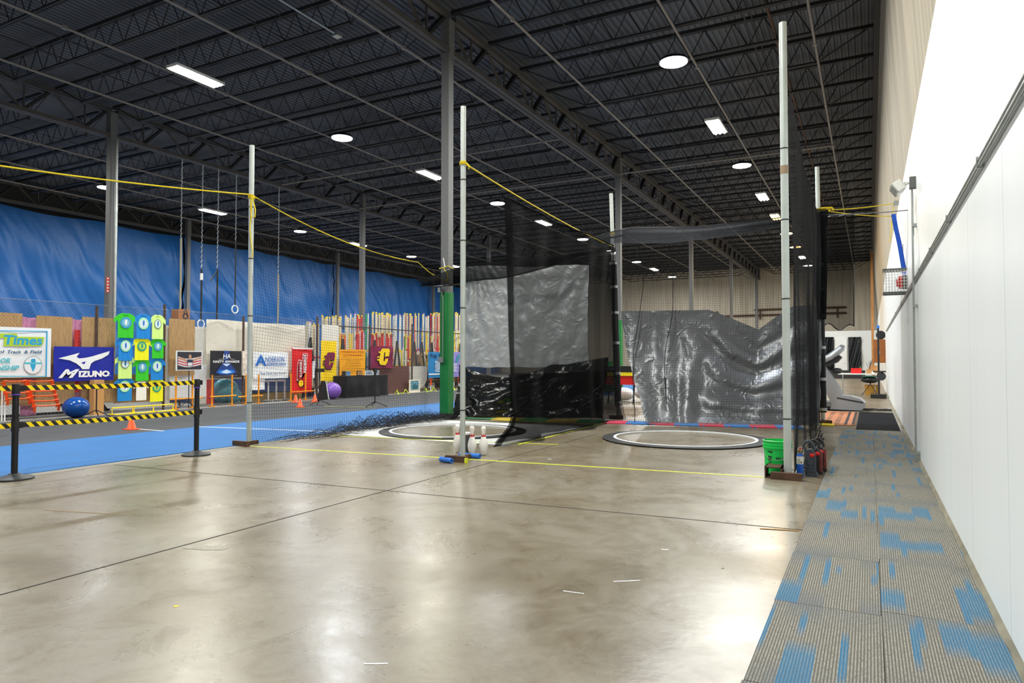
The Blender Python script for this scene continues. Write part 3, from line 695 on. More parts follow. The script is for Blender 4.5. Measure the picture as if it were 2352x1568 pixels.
# ================================================================ nets
def interp(pts, u):
    k = u*(len(pts)-1); i = min(int(k), len(pts)-2); return pts[i].lerp(pts[i+1], k-i)
b = MB()
def n1(u, v):
    top = interp(ROPE_L, u); z = top.z*(1-v); x = -8.1+.10*nz(u*4, v*3)+.25*v*v*nz(u*6, 7)+.02; y = top.y+.10*nz(u*5, v*4, 3)
    if v > .9: x += (v-.9)*3*nz(u*9, 3); z = max(.015, z*.6)
    return (x, y, z)
net_mesh(b, n1, 110, 74, 60, 46, .0016)
tag(b.build('cage_net', M_net), 'thin black square net hanging left of the cages under sagging rope', 'net', kind='stuff')
b = MB(); rr = random.Random(11)
for k in range(520):
    u = rr.random()**.6; y = 7.4+u*6.2; x = -8.0+rr.gauss(0, .16)+(.3*(1-u) if rr.random() < .3 else 0); w = .25+.35*rr.random()
    x = max(x, -7.93) if y > 11.7 else x
    h = (.05+.22*max(0, math.sin(PI*min(1, max(0, (y-8.3)/4.2))))*rr.random()); a = rr.uniform(-.4, .4)+PI/2*(rr.random() < .15)
    p = [Vector((x+math.sin(a)*w*(s-.5)+rr.gauss(0, .02), y+math.cos(a)*w*1.6*(s-.5), .016+h*math.sin(PI*s)*rr.random()+h*.3)) for s in (0, .2, .4, .6, .8, 1)]
    b.tube(p, .0035, 3, False)
tag(b.build('net_heap', M_net), 'tangled black net heaped on the floor along the blue runway edge', 'net', kind='stuff')
# back net in the right chamber, hung before the dark grey tarpaulin
T0, T1 = Vector((-4.80, 13.95, 0)), Vector((-.9, 14.75, 0))
b = MB()
def n2(u, v):
    p = T0.lerp(T1, u); ztop = 3.86-.1*math.sin(PI*u); z = lerp(ztop, .03, v); return (p.x+.05*nz(u*5, v*5), p.y-.10-.95*v**2.2+.08*nz(u*4, v*3, 4), z)
net_mesh(b, n2, 84, 80, 40, 40, .0016)
for u0 in (.12, .285):
    b.tube([Vector(n2(u0+.02*math.sin(v*7)+.04*v, v))+Vector((0, -.02, 0)) for v in [k/16 for k in range(17)]], .008, 5)
tag(b.build('cage_net', M_net), 'black square net draped in front of the dark grey tarpaulin', 'net', kind='stuff')
# right side net
b = MB()
def n3(u, v):
    y = lerp(7.95, 14.7, u); x = lerp(-.74, -.90, u)+.05*nz(u*6, v*3, 2)+.03*math.sin(u*22)*v; zt = 4.25-.18*math.sin(PI*u)-.05*u
    return (x-.10*v*nz(u*3, 1), y, lerp(zt, .03, v))
net_mesh(b, n3, 150, 92, 60, 40, .0018)
tag(b.build('cage_net', M_net), 'black net running back from tallest pole along the right cage side', 'net', kind='stuff')
b = MB(); rr = random.Random(4)
for k in range(12):
    x0 = -.72+rr.uniform(0, .05); b.tube([(x0, 7.95+rr.uniform(0, .8), .02), (x0+rr.uniform(0, .2), 8.6, .03+rr.random()*.42), (x0+.12+rr.uniform(-.05, .1), 8.9, .3+rr.random()*.3), (x0+.02, 9.1, .02)], .004, 4, False)
tag(b.build('net_edge_cord', M_net), 'loose black net cords spilling over the dark cases', 'net', kind='stuff')
# sheer outer layer of the right side and the wing towards the wall
b = MB()
def s3(u, v):
    y = lerp(9.5, 14.8, u); zt = lerp(4.15, 4.1, u)
    return (-.86+.05*nz(u*7, v*2)+.03*math.sin(u*30+v*2), y, lerp(zt, .06, v))
b.grid(s3, 60, 24); tag(b.build('shade_cloth', M_scrim3, smooth=True), 'sheer black cloth lining the right cage side net', 'curtain')

# ================================================================ tarpaulins and curtains
# centre divider curtain
b = MB()
def cur(u, v):
    k = u*.93+.04; y = lerp(8.80, 13.75, u); top = interp(ROPE_C, (y-7.33)/(13.95-7.33)).z-.03
    z = lerp(top, .02, v)
    f = .10*math.sin(u*11+1.5*v)+.05*math.sin(u*31+v*3)+.10*nz(u*3, v*2.4, 1)
    x = lerp(-4.76, -4.74, u)+f*(.35+.65*v)+(.25*v**6 if u > .12 else .1*v**6)
    yy = y+.03*nz(v*3, u*4)-(.35*max(0, v-.93)/.07 if u < .06 else 0)
    x -= .24*max(0, v-.88)/.12*max(0, 1-u/.10)
    return (x, yy, max(.02, z))
b.grid(cur, 110, 70)
o = b.build('divider_curtain', M_scrim, smooth=True); tag(o, 'tall black translucent curtain dividing the two throwing cages', 'curtain')
b = MB()
b.grid(lambda u, v: tuple(Vector(cur(.0+u*.035, v))+Vector((.01, -.0, 0))), 4, 60); b.build('front_hem', M_scrim2, o, smooth=True)
b = MB(); b.grid(lambda u, v: tuple(Vector(cur(.01+u*.98, .72+.27*v))+Vector((-.05, .0, 0))), 60, 16); b.build('lower_lining', M_scrim2, o, smooth=True)
b = MB(); b.tube([Vector(cur(u/40, 0))+Vector((0, 0, 0)) for u in range(41)], .014, 6); b.build('top_hem', M_scrim2, o, smooth=True)
# silver tarp at the back of the left chamber
L0, L1 = Vector((-7.72, 12.75, 0)), Vector((-4.9, 14.0, 0))
def tp(u): return L0.lerp(L1, u)
b = MB()
def st(u, v):
    p = tp(-.01+u*.86); z = lerp(3.28+.02*math.sin(9*u), 1.10+.02*nz(u*8), v)
    q = (u-.02)/(v+.35); d = .05*nz(u*3, v*1.2, 3)+.028*math.sin(q*42+nz(u*3, v*3)*2.5)*max(0, 1-u*1.7)+.02*math.sin(u*20+v*6+3*nz(u*3, v*2, 5))*min(1, u*2)+.018*nz(u*10, v*9)+.008*nz(u*30, v*26)
    return (p.x+d*.4, p.y-.12-abs(d)-.05*v, z)
b.grid(st, 80, 60, .006); tag(b.build('silver_tarpaulin', M_silver, smooth=True), 'bright silver tarpaulin hanging at the back of the left cage', 'tarpaulin')
b = MB()
def bk(u, v):
    p = tp(-.03+u*1.03); top = 1.16-.28*math.sin(PI*min(1, u*1.6))+.55*max(0, u-.72); z = lerp(top, .05, v)
    d = .16*nz(u*5+v*2, v*2, 6)+.07*nz(u*14, v*9, 2)+.08*math.sin(u*16-v*3)
    return (p.x, p.y-.30-.28*v-d*(.3+v), z)
b.grid(bk, 110, 44, .006); tag(b.build('black_tarpaulin', M_blacktarp, smooth=True), 'crumpled glossy black plastic sheet below the silver tarpaulin', 'tarpaulin')
b = MB()
def bk2(u, v):
    p = tp(-.03+u*1.05); z = lerp(3.50, .5, v); return (p.x, p.y+.02+.06*math.sin(u*18)+.04*nz(u*6, v*4), z)
b.grid(bk2, 60, 20); tag(b.build('shade_cloth', M_scrim, smooth=True), 'black shade cloth behind the silver tarpaulin', 'curtain')
# rolled valance over the left chamber
b = MB(); va = Vector(ROPE_L[22]); 
PV = [Vector((-8.1, 11.3, 2.86)), Vector((-8.02, 12.2, 3.12)), Vector((-7.6, 12.45, 3.30)), Vector((-6.6, 12.6, 3.32)), Vector((-5.6, 12.9, 3.42)), Vector((-4.85, 13.9, 3.68))]
def val(u, v):
    p = interp(PV, u); h = .10+.26*math.sin(PI*min(1, u*1.15+.02)); return (p.x+.05*math.sin(v*PI)+.05*nz(u*8, v*2), p.y-.10*math.sin(v*PI)+.15*v, p.z+.02-h*v+.03*nz(u*14, v*2, 3))
b.grid(val, 60, 10); o = b.build('rolled_valance', M_scrim2, smooth=True); tag(o, 'black rolled net valance over the silver tarpaulin', 'curtain')
b = MB(); b.tube([Vector(val(k/30, .98))+Vector((0, -.01, 0)) for k in range(31)], .02, 6); b.build('bottom_cord', M_blackgloss, o, smooth=True)
# dark grey tarp, right chamber
b = MB()
def gt(u, v):
    p = T0.lerp(T1, u*.985); dip = .44*max(0, 1-((.70-u)/.24 if u < .70 else (u-.70)/.17))**1.1+.03*math.sin(PI*u)
    top = 2.32+.05*(u-.5)-dip; z = lerp(top, .05, v)
    # catenary folds swinging from the right corner to the left foot
    ph = (v*3.6+(u-.15)**2*5.2)*2.2
    wr = max(0, min(1, (u-.28)/.25)); r_ = math.hypot((u-.76)/.85, v); d = (.055*wr*math.sin(r_*24+2.2*nz(u*2.2, v*2.2))*min(1, r_*2.5)+.035*(1-wr*.7)*math.sin(u*34+v*3+2*nz(u*3, v*1.5, 7))+.05*nz(u*3, v*2.2, 8)+.014*nz(u*16, v*12, 4))*(.3+.7*min(1, v*2.5+.1))
    d += .02*math.sin(u*26)*(1-u)
    xin = .12+.85*v**1.6*max(0, 1-u*2)
    return (p.x+xin+.03*nz(u*3, v*7), p.y-.03-1.02*v**2.0-d, z)
b.grid(gt, 130, 90, .006); tag(b.build('grey_tarpaulin', M_greytarp, smooth=True), 'dark grey tarpaulin draped across the back of the right cage', 'tarpaulin')
# upper swag over the right chamber
TOPS = [on_y(1350, 548, 13.5), on_y(1405, 533, 13.9), on_y(1450, 522, 14.1), on_y(1560, 522, 14.3), on_y(1640, 517, 14.45), on_y(1740, 506, 14.6), on_y(1865, 491, 14.8)]
b = MB()
def sw(u, v):
    p = interp(TOPS, u); h = (.06+.50*math.sin(PI*min(1, u*.9+.02))**.8)*(1-.35*u)
    return (p.x, p.y-.9*math.sin(PI*u)*v+.05*nz(u*9, v*2), p.z-h*v**1.2-.03*math.sin(v*9))
b.grid(sw, 70, 14); o = b.build('upper_swag', M_scrim4, smooth=True); tag(o, 'sagging black cloth swag across the top of the right cage', 'curtain')
b = MB(); b.tube([Vector(sw(k/40, 0)) for k in range(41)], .012, 6); b.build('top_cord', M_blackgloss, o, smooth=True)
b = MB(); b.tube([Vector(sw(k/40, .42))+Vector((0, 0, -.06+.02*nz(k*1.7))) for k in range(41)], [.02+.012*abs(nz(k*2.3)) for k in range(41)], 6); b.build('gathered_edge', M_scrim2, o, smooth=True)
# gathered curtain at right padded post
b = MB()
def gc(u, v):
    a = u*2*PI; r = (.11+.02*math.sin(u*2*PI*7))*(1-.35*max(0, v-.55)/.45)+.05*max(0, 1-v*5)
    return (-.86+.03*v+r*math.cos(a), 14.62+r*math.sin(a), lerp(4.2, 2.05, v))
b.grid(gc, 60, 24); tag(b.build('gathered_curtain', M_scrim2, smooth=True), 'bunched black curtain hanging beside the right padded post', 'curtain')
b = MB()
def wing(u, v):
    x = lerp(-.82, -.24-.03*v, u); return (x, 15.0+.05*math.sin(u*15+v*2), lerp(4.12, 1.93-.04*u+.06*math.sin(u*9), v)+.0)
b.grid(wing, 30, 30); o = b.build('side_curtain', M_scrim, smooth=True); tag(o, 'sheer black curtain panel hanging between right padded post and wall', 'curtain')
b = MB(); b.tube([wing(k/20, 1) for k in range(21)]+[wing(1, 1-k/20) for k in range(1, 12)], .012, 5); b.tube([wing(k/12, .0) for k in range(13)], .02, 5); b.build('edge_cord', M_blackgloss, o, smooth=True)
# ================================================================ things around the posts
# bowling pins
def pin_proto():
    t = thing('bowling_pin', 'x', 'bowling pin', (0, 0, 0), 'white bowling pins')
    prof = [(.0255, 0), (.036, .02), (.051, .06), (.0605, .115), (.055, .165), (.040, .21), (.027, .245), (.0232, .262), (.0235, .285), (.028, .315), (.0325, .34), (.031, .362), (.020, .377), (.002, .381)]
    b = MB(); b.lathe(prof, n=24); b.build('body', mat('pin_white', 'f4f1ea', .25), t, smooth=True)
    b = MB(); b.lathe([(.0250, .238), (.0292, .236), (.0275, .245), (.0240, .262), (.0238, .262)], n=24, caps=False)
    for k in range(6):
        a = 2*PI*k/6; b.add([(.0285*math.cos(a-.4), .0285*math.sin(a-.4), .240), (.0285*math.cos(a+.4), .0285*math.sin(a+.4), .240), (.0278*math.cos(a), .0278*math.sin(a), .29), (.024*math.cos(a), .024*math.sin(a), .262)], [(0, 1, 2), (0, 2, 3), (1, 3, 2)])
    b.build('red_collar', mat('pin_red', 'd01820', .35), t); b2 = MB(); b2.cyl((0, 0, -.0), .027, .006); b2.build('base_ring', M_black, t); return t
pp = pin_proto(); spots = [(-4.52, 7.80, 'rightmost white bowling pin in front of the left circle'), (-4.66, 7.74, 'middle white bowling pin beside the dark canister'), (-4.97, 7.87, 'left white bowling pin half hidden by the pole')]
for i, (x, y, lab) in enumerate(spots):
    if i == 0: pp.location = (x, y, .002); pp['label'] = lab
    else: place_copy(pp, (x, y, .002), .9*i, lab)
t = thing('canister', 'dark grey canister with white lid between the bowling pins', 'canister', (-4.79, 7.79, 0)); x, y = -4.79, 7.79
b = MB(); b.lathe([(.058, .0), (.062, .26)], (x, y, 0)); b.build('body', mat('canister_grey', '4c4f50', .45), t, smooth=True)
b = MB(); b.lathe([(.066, .26), (.067, .285), (.06, .29)], (x, y, 0)); b.build('lid', M_white, t, smooth=True)
b = MB(); b.b2((x-.035, y-.075, .06), (x-.022, y-.06, .2)); b.build('red_marker', mat('pin_red', 'd01820', .35), t)
b = MB(); b.b2((x-.012, y-.074, .15), (x+.028, y-.06, .19)); b.b2((x+.005, y-.074, .12), (x+.028, y-.06, .15)); b.build('yellow_label', M_yellow, t)
M_roll = mat('blue_foam', '2f74d6', .7, bump=.2, bscale=60)
def foamtube(p, q, label):
    t = thing('foam_tube', label, 'foam tube', tuple(Vector(p)-Vector((0, 0, .032)))); p, q = Vector(p), Vector(q); d = (q-p).normalized(); a = d.orthogonal().normalized(); c = d.cross(a); n = 20; vs = []
    for s in (p, q):
        for r in (.031, .014):
            vs += [s+(a*math.cos(2*PI*k/n)+c*math.sin(2*PI*k/n))*r for k in range(n)]
    fs = []
    for k in range(n):
        j = (k+1) % n; fs += [(k, j, 2*n+j, 2*n+k), (n+j, n+k, 3*n+k, 3*n+j), (j, k, n+k, n+j), (2*n+k, 2*n+j, 3*n+j, 3*n+k)]
    b = MB(); b.add(vs, fs); b.build('tube', M_roll, t, smooth=True)
    b = MB(); m = (p+q)/2; b.box(m+Vector((-.01, 0, .0305)), (.05, .012, .004)); b.build('slot', M_black, t)
foamtube((-4.70, 7.06, .033), (-4.50, 7.00, .033), 'blue foam tube lying on the tape left of the pole foot')
foamtube((-4.70, 7.50, .033), (-4.40, 7.50, .033), 'blue foam tube lying against the dark canister behind the pole')
b = MB(); b.b2((-4.375, 7.085, .002), (-4.345, 7.125, .06)); tag(b.build('tape_roll_end', M_ytape), 'small yellow tape bit stuck on the brown pole foot', 'tape')

# bucket
bx, by = -.925, 8.12
t = thing('bucket', 'bright green plastic bucket beside the tallest pole', 'bucket', (bx, by, 0)); mg = mat('bright_green_plastic', '12c956', .32)
b = MB(); b.lathe([(.125, .003), (.13, .0), (.147, .36), (.143, .362), (.127, .02), (.001, .018)], (bx, by, 0), 40, caps=False)
b.lathe([(.001, .002), (.128, .002)], (bx, by, 0), 40, caps=False); b.build('body', mg, t, smooth=True)
b = MB()
for z in (.285, .315, .355): b.lathe([(.143, z-.004), (.156, z-.003), (.156, z+.006), (.144, z+.008)], (bx, by, 0), 40, caps=False)
b.lathe([(.145, .27), (.152, .272), (.152, .31), (.147, .314)], (bx, by, 0), 40, caps=False); b.build('rim_bands', mg, t, smooth=True)
b = MB(); pts = []
for k in range(17):
    a = PI*k/16; pts.append((bx+.150*math.cos(a), by-.150*math.sin(a)*.95-.01, .285-.13*math.sin(a)))
b.tube(pts, .0025, 6); b.build('wire_handle', M_galv, t, smooth=True)
def onb(a0, z0):
    def f(u, v, d):
        r = .1285+(z0+v)*.049+.0025+d; a = a0+u/.14; return (bx+r*math.cos(a), by+r*math.sin(a), z0+v)
    return f
dg = mat('dark_green_print', '0b3d1c', .5); A = -PI/2-.05
text_part('MENARDS', 'lettering', dg, t, onb(A+.62, .175), w=.16, h=.028, bold=.02)
b = MB()
f = onb(A-.42, .0)
def bp(u0, v0, u1, v1):
    n = 4; b.grid(lambda s, q: f(lerp(u0, u1, s), lerp(v0, v1, q), .001), n, 1)
bp(-.028, .235, .028, .252); bp(.005, .228, .028, .235)
for k in range(6): bp(-.026+.003*(k % 2), .19-.008*k, .024-.006*(k % 3), .197-.008*k)
for k in range(9): bp(-.024, .135-.009*k, .022-.004*(k % 3), .139-.009*k)
b.build('warning_print', dg, t)
b = MB(); f = onb(A+.5, .0); bp(-.01, .135, .10, .142); bp(.0, .125, .12, .131); b.build('underline_print', dg, t)

# propane cylinder
x, y = -.675, 7.90
t = thing('gas_cylinder', 'small blue gas cylinder with white label beside the tallest pole', 'gas cylinder', (x, y, 0))
b = MB(); b.lathe([(.030, .0), (.034, .008), (.0345, .23), (.028, .248), (.012, .258)], (x, y, 0)); b.build('tank', mat('blue_tank', '1258b8', .35), t, smooth=True)
b = MB(); b.lathe([(.0352, .145), (.0352, .228)], (x, y, 0), caps=False); b.build('paper_label', mat('offwhite_label', 'dcd9cf', .6), t, smooth=True)
b = MB()
for k in range(5): b.b2((x-.02, y-.0362, .155+.009*k), (x+.006-.003*(k % 2), y-.034, .158+.009*k))
b.b2((x+.008, y-.036, .155), (x+.022, y-.031, .175)); b.build('label_print', mat('grey_print', '7a7468', .6), t)
b = MB(); b.cyl((x, y, .256), .012, .02, 12); b.sphere((x-.012, y-.005, .285), .014, 10, 8, (1.3, 1, .9)); b.build('valve', mat('brass', '8a7440', .4, .7), t, smooth=True)
b = MB(); b.sphere((x+.004, y-.01, .308), .011, 10, 8); b.build('red_knob', mat('bright_red_plastic', 'e0201c', .35), t, smooth=True)

# tool cases
def case(x, y, colr, label, s=.88, red=False):
    t = thing('power_tool_case', label, 'case', (x, y, 0)); w, dpt = .118*s, .10
    out = [(-w/2, .012), (-w/2+.012, 0), (w/2+.01, 0), (w/2+.022, .02), (w/2+.004, .05), (w/2, .26*s), (w/2-.02, .31*s), (.01, .335*s), (-w/2+.014, .32*s), (-w/2, .28*s)]
    b = MB(); b.prism(out, lambda u, v, d: (x+u, y-d, v), dpt); b.build('shell', colr, t)
    b = MB()
    for k in range(4): b.b2((x-w/2+.01, y-dpt-.006, .05+k*.04), (x+w/2-.012, y-dpt+.001, .066+k*.04))
    b.build('ribs', colr, t)
    b = MB(); b.prism([(-.02, .20), (.042, .20), (.034, .15), (.012, .135), (-.012, .15)], lambda u, v, d: (x+u, y-dpt-d, v*s), .012); b.build('chin', colr, t)
    b = MB(); b.tube([(x-w/2+.01, y-dpt/2, .30*s), (x-w/2-.012, y-dpt/2, .36*s), (x-.045, y-dpt/2, .42*s), (x-.01, y-dpt/2, .43*s), (x+.03, y-dpt/2, .39*s), (x+.045, y-dpt/2, .32*s)], .014, 10); b.build('handle', colr, t, smooth=True)
    b = MB(); b.sphere((x+.02, y-dpt-.005, .262*s), .022, 14, 10, (1.15, .6, 1)); b.build('red_button', MC['bright_red_plastic'], t, smooth=True)
    if red:
        b = MB(); b.b2((x+w/2-.01, y-dpt-.004, .03), (x+w/2+.016, y-.02, .29*s)); b.build('red_side', mat('dull_red_plastic', '7a3430', .5, var=.5, vscale=30), t)
    return t
cd = mat('slate_blue_plastic', '3c424b', .45); ck = mat('charcoal_plastic', '2c2a2d', .5)
case(-.585, 8.10, cd, 'slate grey tool case with red button, nearest beside the blue cylinder')
case(-.545, 8.30, ck, 'charcoal and red tool case, middle of the three behind the cylinder', .86, True)
case(-.515, 8.50, ck, 'charcoal and red tool case, farthest of the three behind the cylinder', .86, True)

# stanchions with striped belts
SX = [(-8.07, 1.8, 'black belt stanchion left of the view'), (-7.98, 3.94, 'black belt stanchion at the left frame edge'), (-7.88, 6.05, 'black belt stanchion nearest the leftmost tall pole')]
M_bst = mat('belt_black', '151515', .6); M_bsy = mat('belt_yellow', 'f6d800', .55)
for i, (x, y, lab) in enumerate(SX):
    t = thing('belt_stanchion', lab, 'stanchion', (x, y, 0), 'black belt stanchions')
    b = MB(); b.lathe([(.178, .0), (.178, .016), (.16, .026), (.06, .048), (.05, .062)], (x, y, .0), 40); b.build('base', mat('stanchion_base', '2a2b2d', .5), t, smooth=True)
    b = MB(); b.cyl((x, y, .05), .031, .84, 20); b.build('pole', M_blackgloss, t, smooth=True)
    b = MB(); b.lathe([(.036, .88), (.038, .89), (.038, .985), (.034, 1.0), (.001, 1.002)], (x, y, 0), 20); b.lathe([(.036, .50), (.037, .51), (.037, .62), (.036, .63)], (x, y, 0), 20); b.build('belt_head', M_black, t, smooth=True)
    b = MB(); b.b2((x-.03, y+.02, .925), (x+.03, y+.06, .985)); b.b2((x-.03, y+.02, .535), (x+.03, y+.06, .6)); b.build('belt_clip', M_blackgloss, t)
    b = MB(); b.lathe([(.0385, .885), (.0385, .895)], (x, y, 0), 20, caps=False); b.build('purple_mark', mat('purple_tape', '6a4bd0', .5), t)
    if i < 2:
        x2, y2 = SX[i+1][:2]; a, c = Vector((x, y+.05, 0)), Vector((x2, y2-.04, 0)); L = (c-a).length
        for nm, zc in (('upper', .957), ('lower', .565)):
            n = int(L/.0925); b = MB(); st = L/n; hh = .026
            for k in range(-1, n*2+1):
                s0, s1 = (k*.5)*st, (k*.5+.5)*st; b.cur = k % 2
                P = lambda s, z: a.lerp(c, min(1, max(0, s/L)))+Vector((0, 0, z-.012*math.sin(PI*min(1, max(0, s/L)))))
                sl = .045
                q = [P(s0+sl, zc-hh), P(s1+sl, zc-hh), P(s1, zc+hh), P(s0, zc+hh)]
                if k == -1 or s0 > L: 
                    if (q[0]-q[1]).length < 1e-4 and (q[2]-q[3]).length < 1e-4: continue
                b.add(q+[v+Vector((-.0015, 0, 0)) for v in q], [(0, 1, 2, 3), (7, 6, 5, 4), (0, 4, 5, 1), (2, 6, 7, 3)])
            q = [P(0, zc-hh), P(.045, zc-hh), P(0, zc+hh)]; b.cur = 0; b.add(q, [(0, 1, 2)])
            b.build('striped_belt', [M_bst, M_bsy], t, label='%s yellow and black striped belt' % nm)

# ================================================================ right wall fittings
t = thing('conduit_run', 'pair of grey conduits running along the white wall', 'conduit', (.5, 12, 2.27))
for k, z in enumerate((2.253, 2.280)):
    b = MB(); b.tube([(.512, -7, z), (.512, 27, z)], .011, 8); b.build('conduit', M_galv, t, smooth=True)
for y in (2.6, 4.2, 5.8, 7.4, 9.0, 11.5, 14, 17, 20):
    b = MB(); b.b2((.497, y-.006, 2.236), (.529, y+.006, 2.297)); b.build('strap', M_galv, t)
t = thing('wall_conduit', 'vertical grey conduit dropping to the floor on the white wall', 'conduit', (.5, 9.75, 0))
b = MB(); b.tube([(.488, 9.75, .03), (.488, 9.75, 3.38)], .012, 8); b.build('pipe', M_galv, t, smooth=True)
b = MB()
for z in (.10, 1.9, 2.9): b.b2((.48, 9.70, z), (.53, 9.80, z+.035))
b.b2((.47, 9.715, .0), (.53, 9.785, .10)); b.build('strap', M_galv, t)
b = MB(); b.tube([(.50, 9.85, 3.34), (.50, 9.9, 3.1), (.50, 9.82, 2.9), (.5, 9.78, 2.8)], .008, 6); b.build('flex_cable', M_galv, t, smooth=True)
t = thing('wall_floodlight', 'white twin floodlight on a grey box high on the wall', 'floodlight', (.5, 9.75, 3.36))
b = MB(); b.b2((.46, 9.70, 3.38), (.53, 9.80, 3.52)); b.build('junction_box', mat('grey_box', '6e716d', .5, .3), t)
for dy in (-.0, .14):
    b = MB(); R = Matrix.Rotation(-.6, 3, 'Y') @ Matrix.Rotation(.25, 3, 'Z'); c = Vector((.335, 9.80+dy, 3.43)); b.box(c, (.10, .13, .13), R=R); b.lathe([(.03, 0), (.04, .05)], (.40, 9.78+dy, 3.42), 12); hd = b.build('lamp_head', mat('offwhite_plastic', 'f2f0ea', .4), t)
    b = MB(); b.box(c+R @ Vector((-.053, 0, 0)), (.012, .11, .11), R=R)
    for k in range(3): b.box(c+R @ Vector((-.061, 0, -.03+.03*k)), (.004, .11, .006), R=R)
    b.build('glass', mat('lamp_glass', 'c9ccc6', .2), hd)
b = MB(); b.bar((.36, 9.80, 3.43), (.45, 9.76, 3.46), .03, .03); b.build('bracket', MC['offwhite_plastic'], t)
# wire guard with red strobe
wx0, wx1, wy0, wy1, wz0, wz1 = .20, .52, 12.05, 12.35, 2.28, 2.66
t = thing('wire_guard', 'white wire guard cage around a red alarm on the white wall', 'wire guard', (.4, 12.2, wz0))
b = MB(); ws = []
for y in (wy0, wy1):
    for k in range(9): x = lerp(wx0, wx1, k/8); b.tube([(x, y, wz0), (x, y, wz1)], .003, 4)
    for k in range(9): z = lerp(wz0, wz1, k/8); b.tube([(wx0, y, z), (wx1, y, z)], .003, 4)
for k in range(8): y = lerp(wy0, wy1, k/7); b.tube([(wx0, y, wz0), (wx0, y, wz1)], .003, 4)
for k in range(9): z = lerp(wz0, wz1, k/8); b.tube([(wx0, wy0, z), (wx0, wy1, z)], .003, 4)
b.build('wire_mesh', M_white, t)
b = MB()
for z in (wz0, wz1-.02): b = MB(); b.b2((wx0-.01, wy0-.01, z), (wx1, wy0+.01, z+.03)); b.b2((wx0-.01, wy1-.01, z), (wx1, wy1+.01, z+.03)); b.b2((wx0-.01, wy0, z), (wx0+.01, wy1, z+.03)); b.build('frame', mat('grey_box', '6e716d', .5, .3), t)
t = thing('alarm_strobe', 'red alarm strobe inside the white wire guard', 'alarm', (.48, 12.2, 2.36))
b = MB(); b.b2((.46, 12.11, 2.36), (.528, 12.25, 2.56)); b.build('backbox', mat('grey_box', '6e716d', .5, .3), t)
b = MB(); b.b2((.41, 12.12, 2.37), (.46, 12.24, 2.55)); b.b2((.38, 12.15, 2.40), (.41, 12.21, 2.50)); b.build('horn', MC['bright_red_plastic'], t)
b = MB(); b.b2((.37, 12.16, 2.47), (.40, 12.20, 2.52)); b.build('flash_lens', M_white, t)
# blue foam noodle
b = MB(); pts = [on_x(2052, 492, .30), on_x(2060, 530, .34), on_x(2070, 580, .40), on_x(2078, 620, .44), on_x(2080, 648, .44)]
y0 = 12.6
pts = [on_y(px, py, y0) for px, py in ((2052, 492), (2058, 525), (2066, 560), (2073, 600), (2078, 630), (2079, 648))]
b.tube(pts, .033, 12); tag(b.build('foam_noodle', mat('royal_blue_foam', '0d52c4', .6), smooth=True), 'long blue foam noodle hanging beside the wire guard', 'foam noodle')
b = MB(); b.tube([on_y(2078, 620, y0), Vector((.53, y0, on_y(2078, 620, y0).z))], .01, 6); b.tube([on_y(2074, 560, 12.7), on_y(2074, 655, 12.7)], .006, 5); tag(b.build('noodle_bracket', M_galv), 'small bracket holding the blue foam noodle to the wall', 'bracket')
b = MB()
for k in range(14):
    a = 2*PI*k/14
pts = [Vector((.14, 40.0+.12*math.cos(2*PI*k/18), 7.4+.7*math.sin(2*PI*k/18))) for k in range(18)]
b.tube(pts, .012, 6, closed=True); b.tube([Vector((.14, 40.0, 8.1)), Vector((.14, 40.02, 8.7))], .01, 5)
tag(b.build('hanging_cable_loop', M_black), 'dark cable hanging in a loop high in the far right corner', 'cable')

# ================================================================ treadmill area
tm = mat('treadmill_silver', 'aeb4b8', .35, .3); td = mat('treadmill_dark', '2b2d31', .5)
t = thing('treadmill', 'silver grey treadmill facing the right wall behind the padded post', 'treadmill', (-1.2, 18.9, 0)); X0, X1, Y0, Y1 = -2.15, -.12, 18.75, 19.55
b = MB(); b.prism([(X0, .10), (X1-.6, .10), (X1-.6, .22), (X0, .20)], lambda u, v, d: (u, Y0+d, v), .10); b.prism([(X0, .10), (X1-.6, .10), (X1-.6, .22), (X0, .20)], lambda u, v, d: (u, Y1-d, v), .10)
b.build('side_rail', tm, t)
b = MB(); b.b2((X0, Y0+.1, .10), (X1-.5, Y1-.1, .19)); b.build('belt', td, t)
b = MB()
for k in range(3): b.b2((X0, Y0-.004, .125+.035*k), (X1-.7, Y0+.004, .135+.035*k))
b.b2((X0+.1, Y0+.02, .02), (X1-.3, Y1-.02, .10)); b.build('underframe', td, t)
b = MB(); hood = [(X1-.78, .03), (X1-.1, .02), (X1, .10), (X1+.01, .20), (X1-.10, .30), (X1-.30, .36), (X1-.66, .38), (X1-.72, .2)]
b.prism(hood, lambda u, v, d: (u, Y0-.02+d, v), Y1-Y0+.04); hd = b.build('motor_hood', tm, t)
b = MB(); b.add([(X1-.62, Y0-.026, .30), (X1-.05, Y0-.026, .20), (X1-.04, Y0-.026, .23), (X1-.62, Y0-.026, .335)], [(0, 1, 2, 3)]); b.build('hood_groove', td, hd)
for y in (Y0-.01, Y1-.06):
    b = MB(); b.prism([(X1-.70, .06), (X1-.36, .06), (X1-.60, .62), (X1-.92, 1.12), (X1-1.12, 1.12), (X1-.93, .6)], lambda u, v, d: (u, y+d, v), .07); b.build('upright', tm, t)
    b = MB(); b.tube([(X0+.15, y+.03, 1.08), (X0+.7, y+.03, 1.12), (X1-1.05, y+.03, 1.18), (X1-.75, y+.03, 1.33), (X1-.5, y+.03, 1.55)], [.05, .055, .07, .07, .06], 12); b.build('handrail', tm, t, smooth=True)
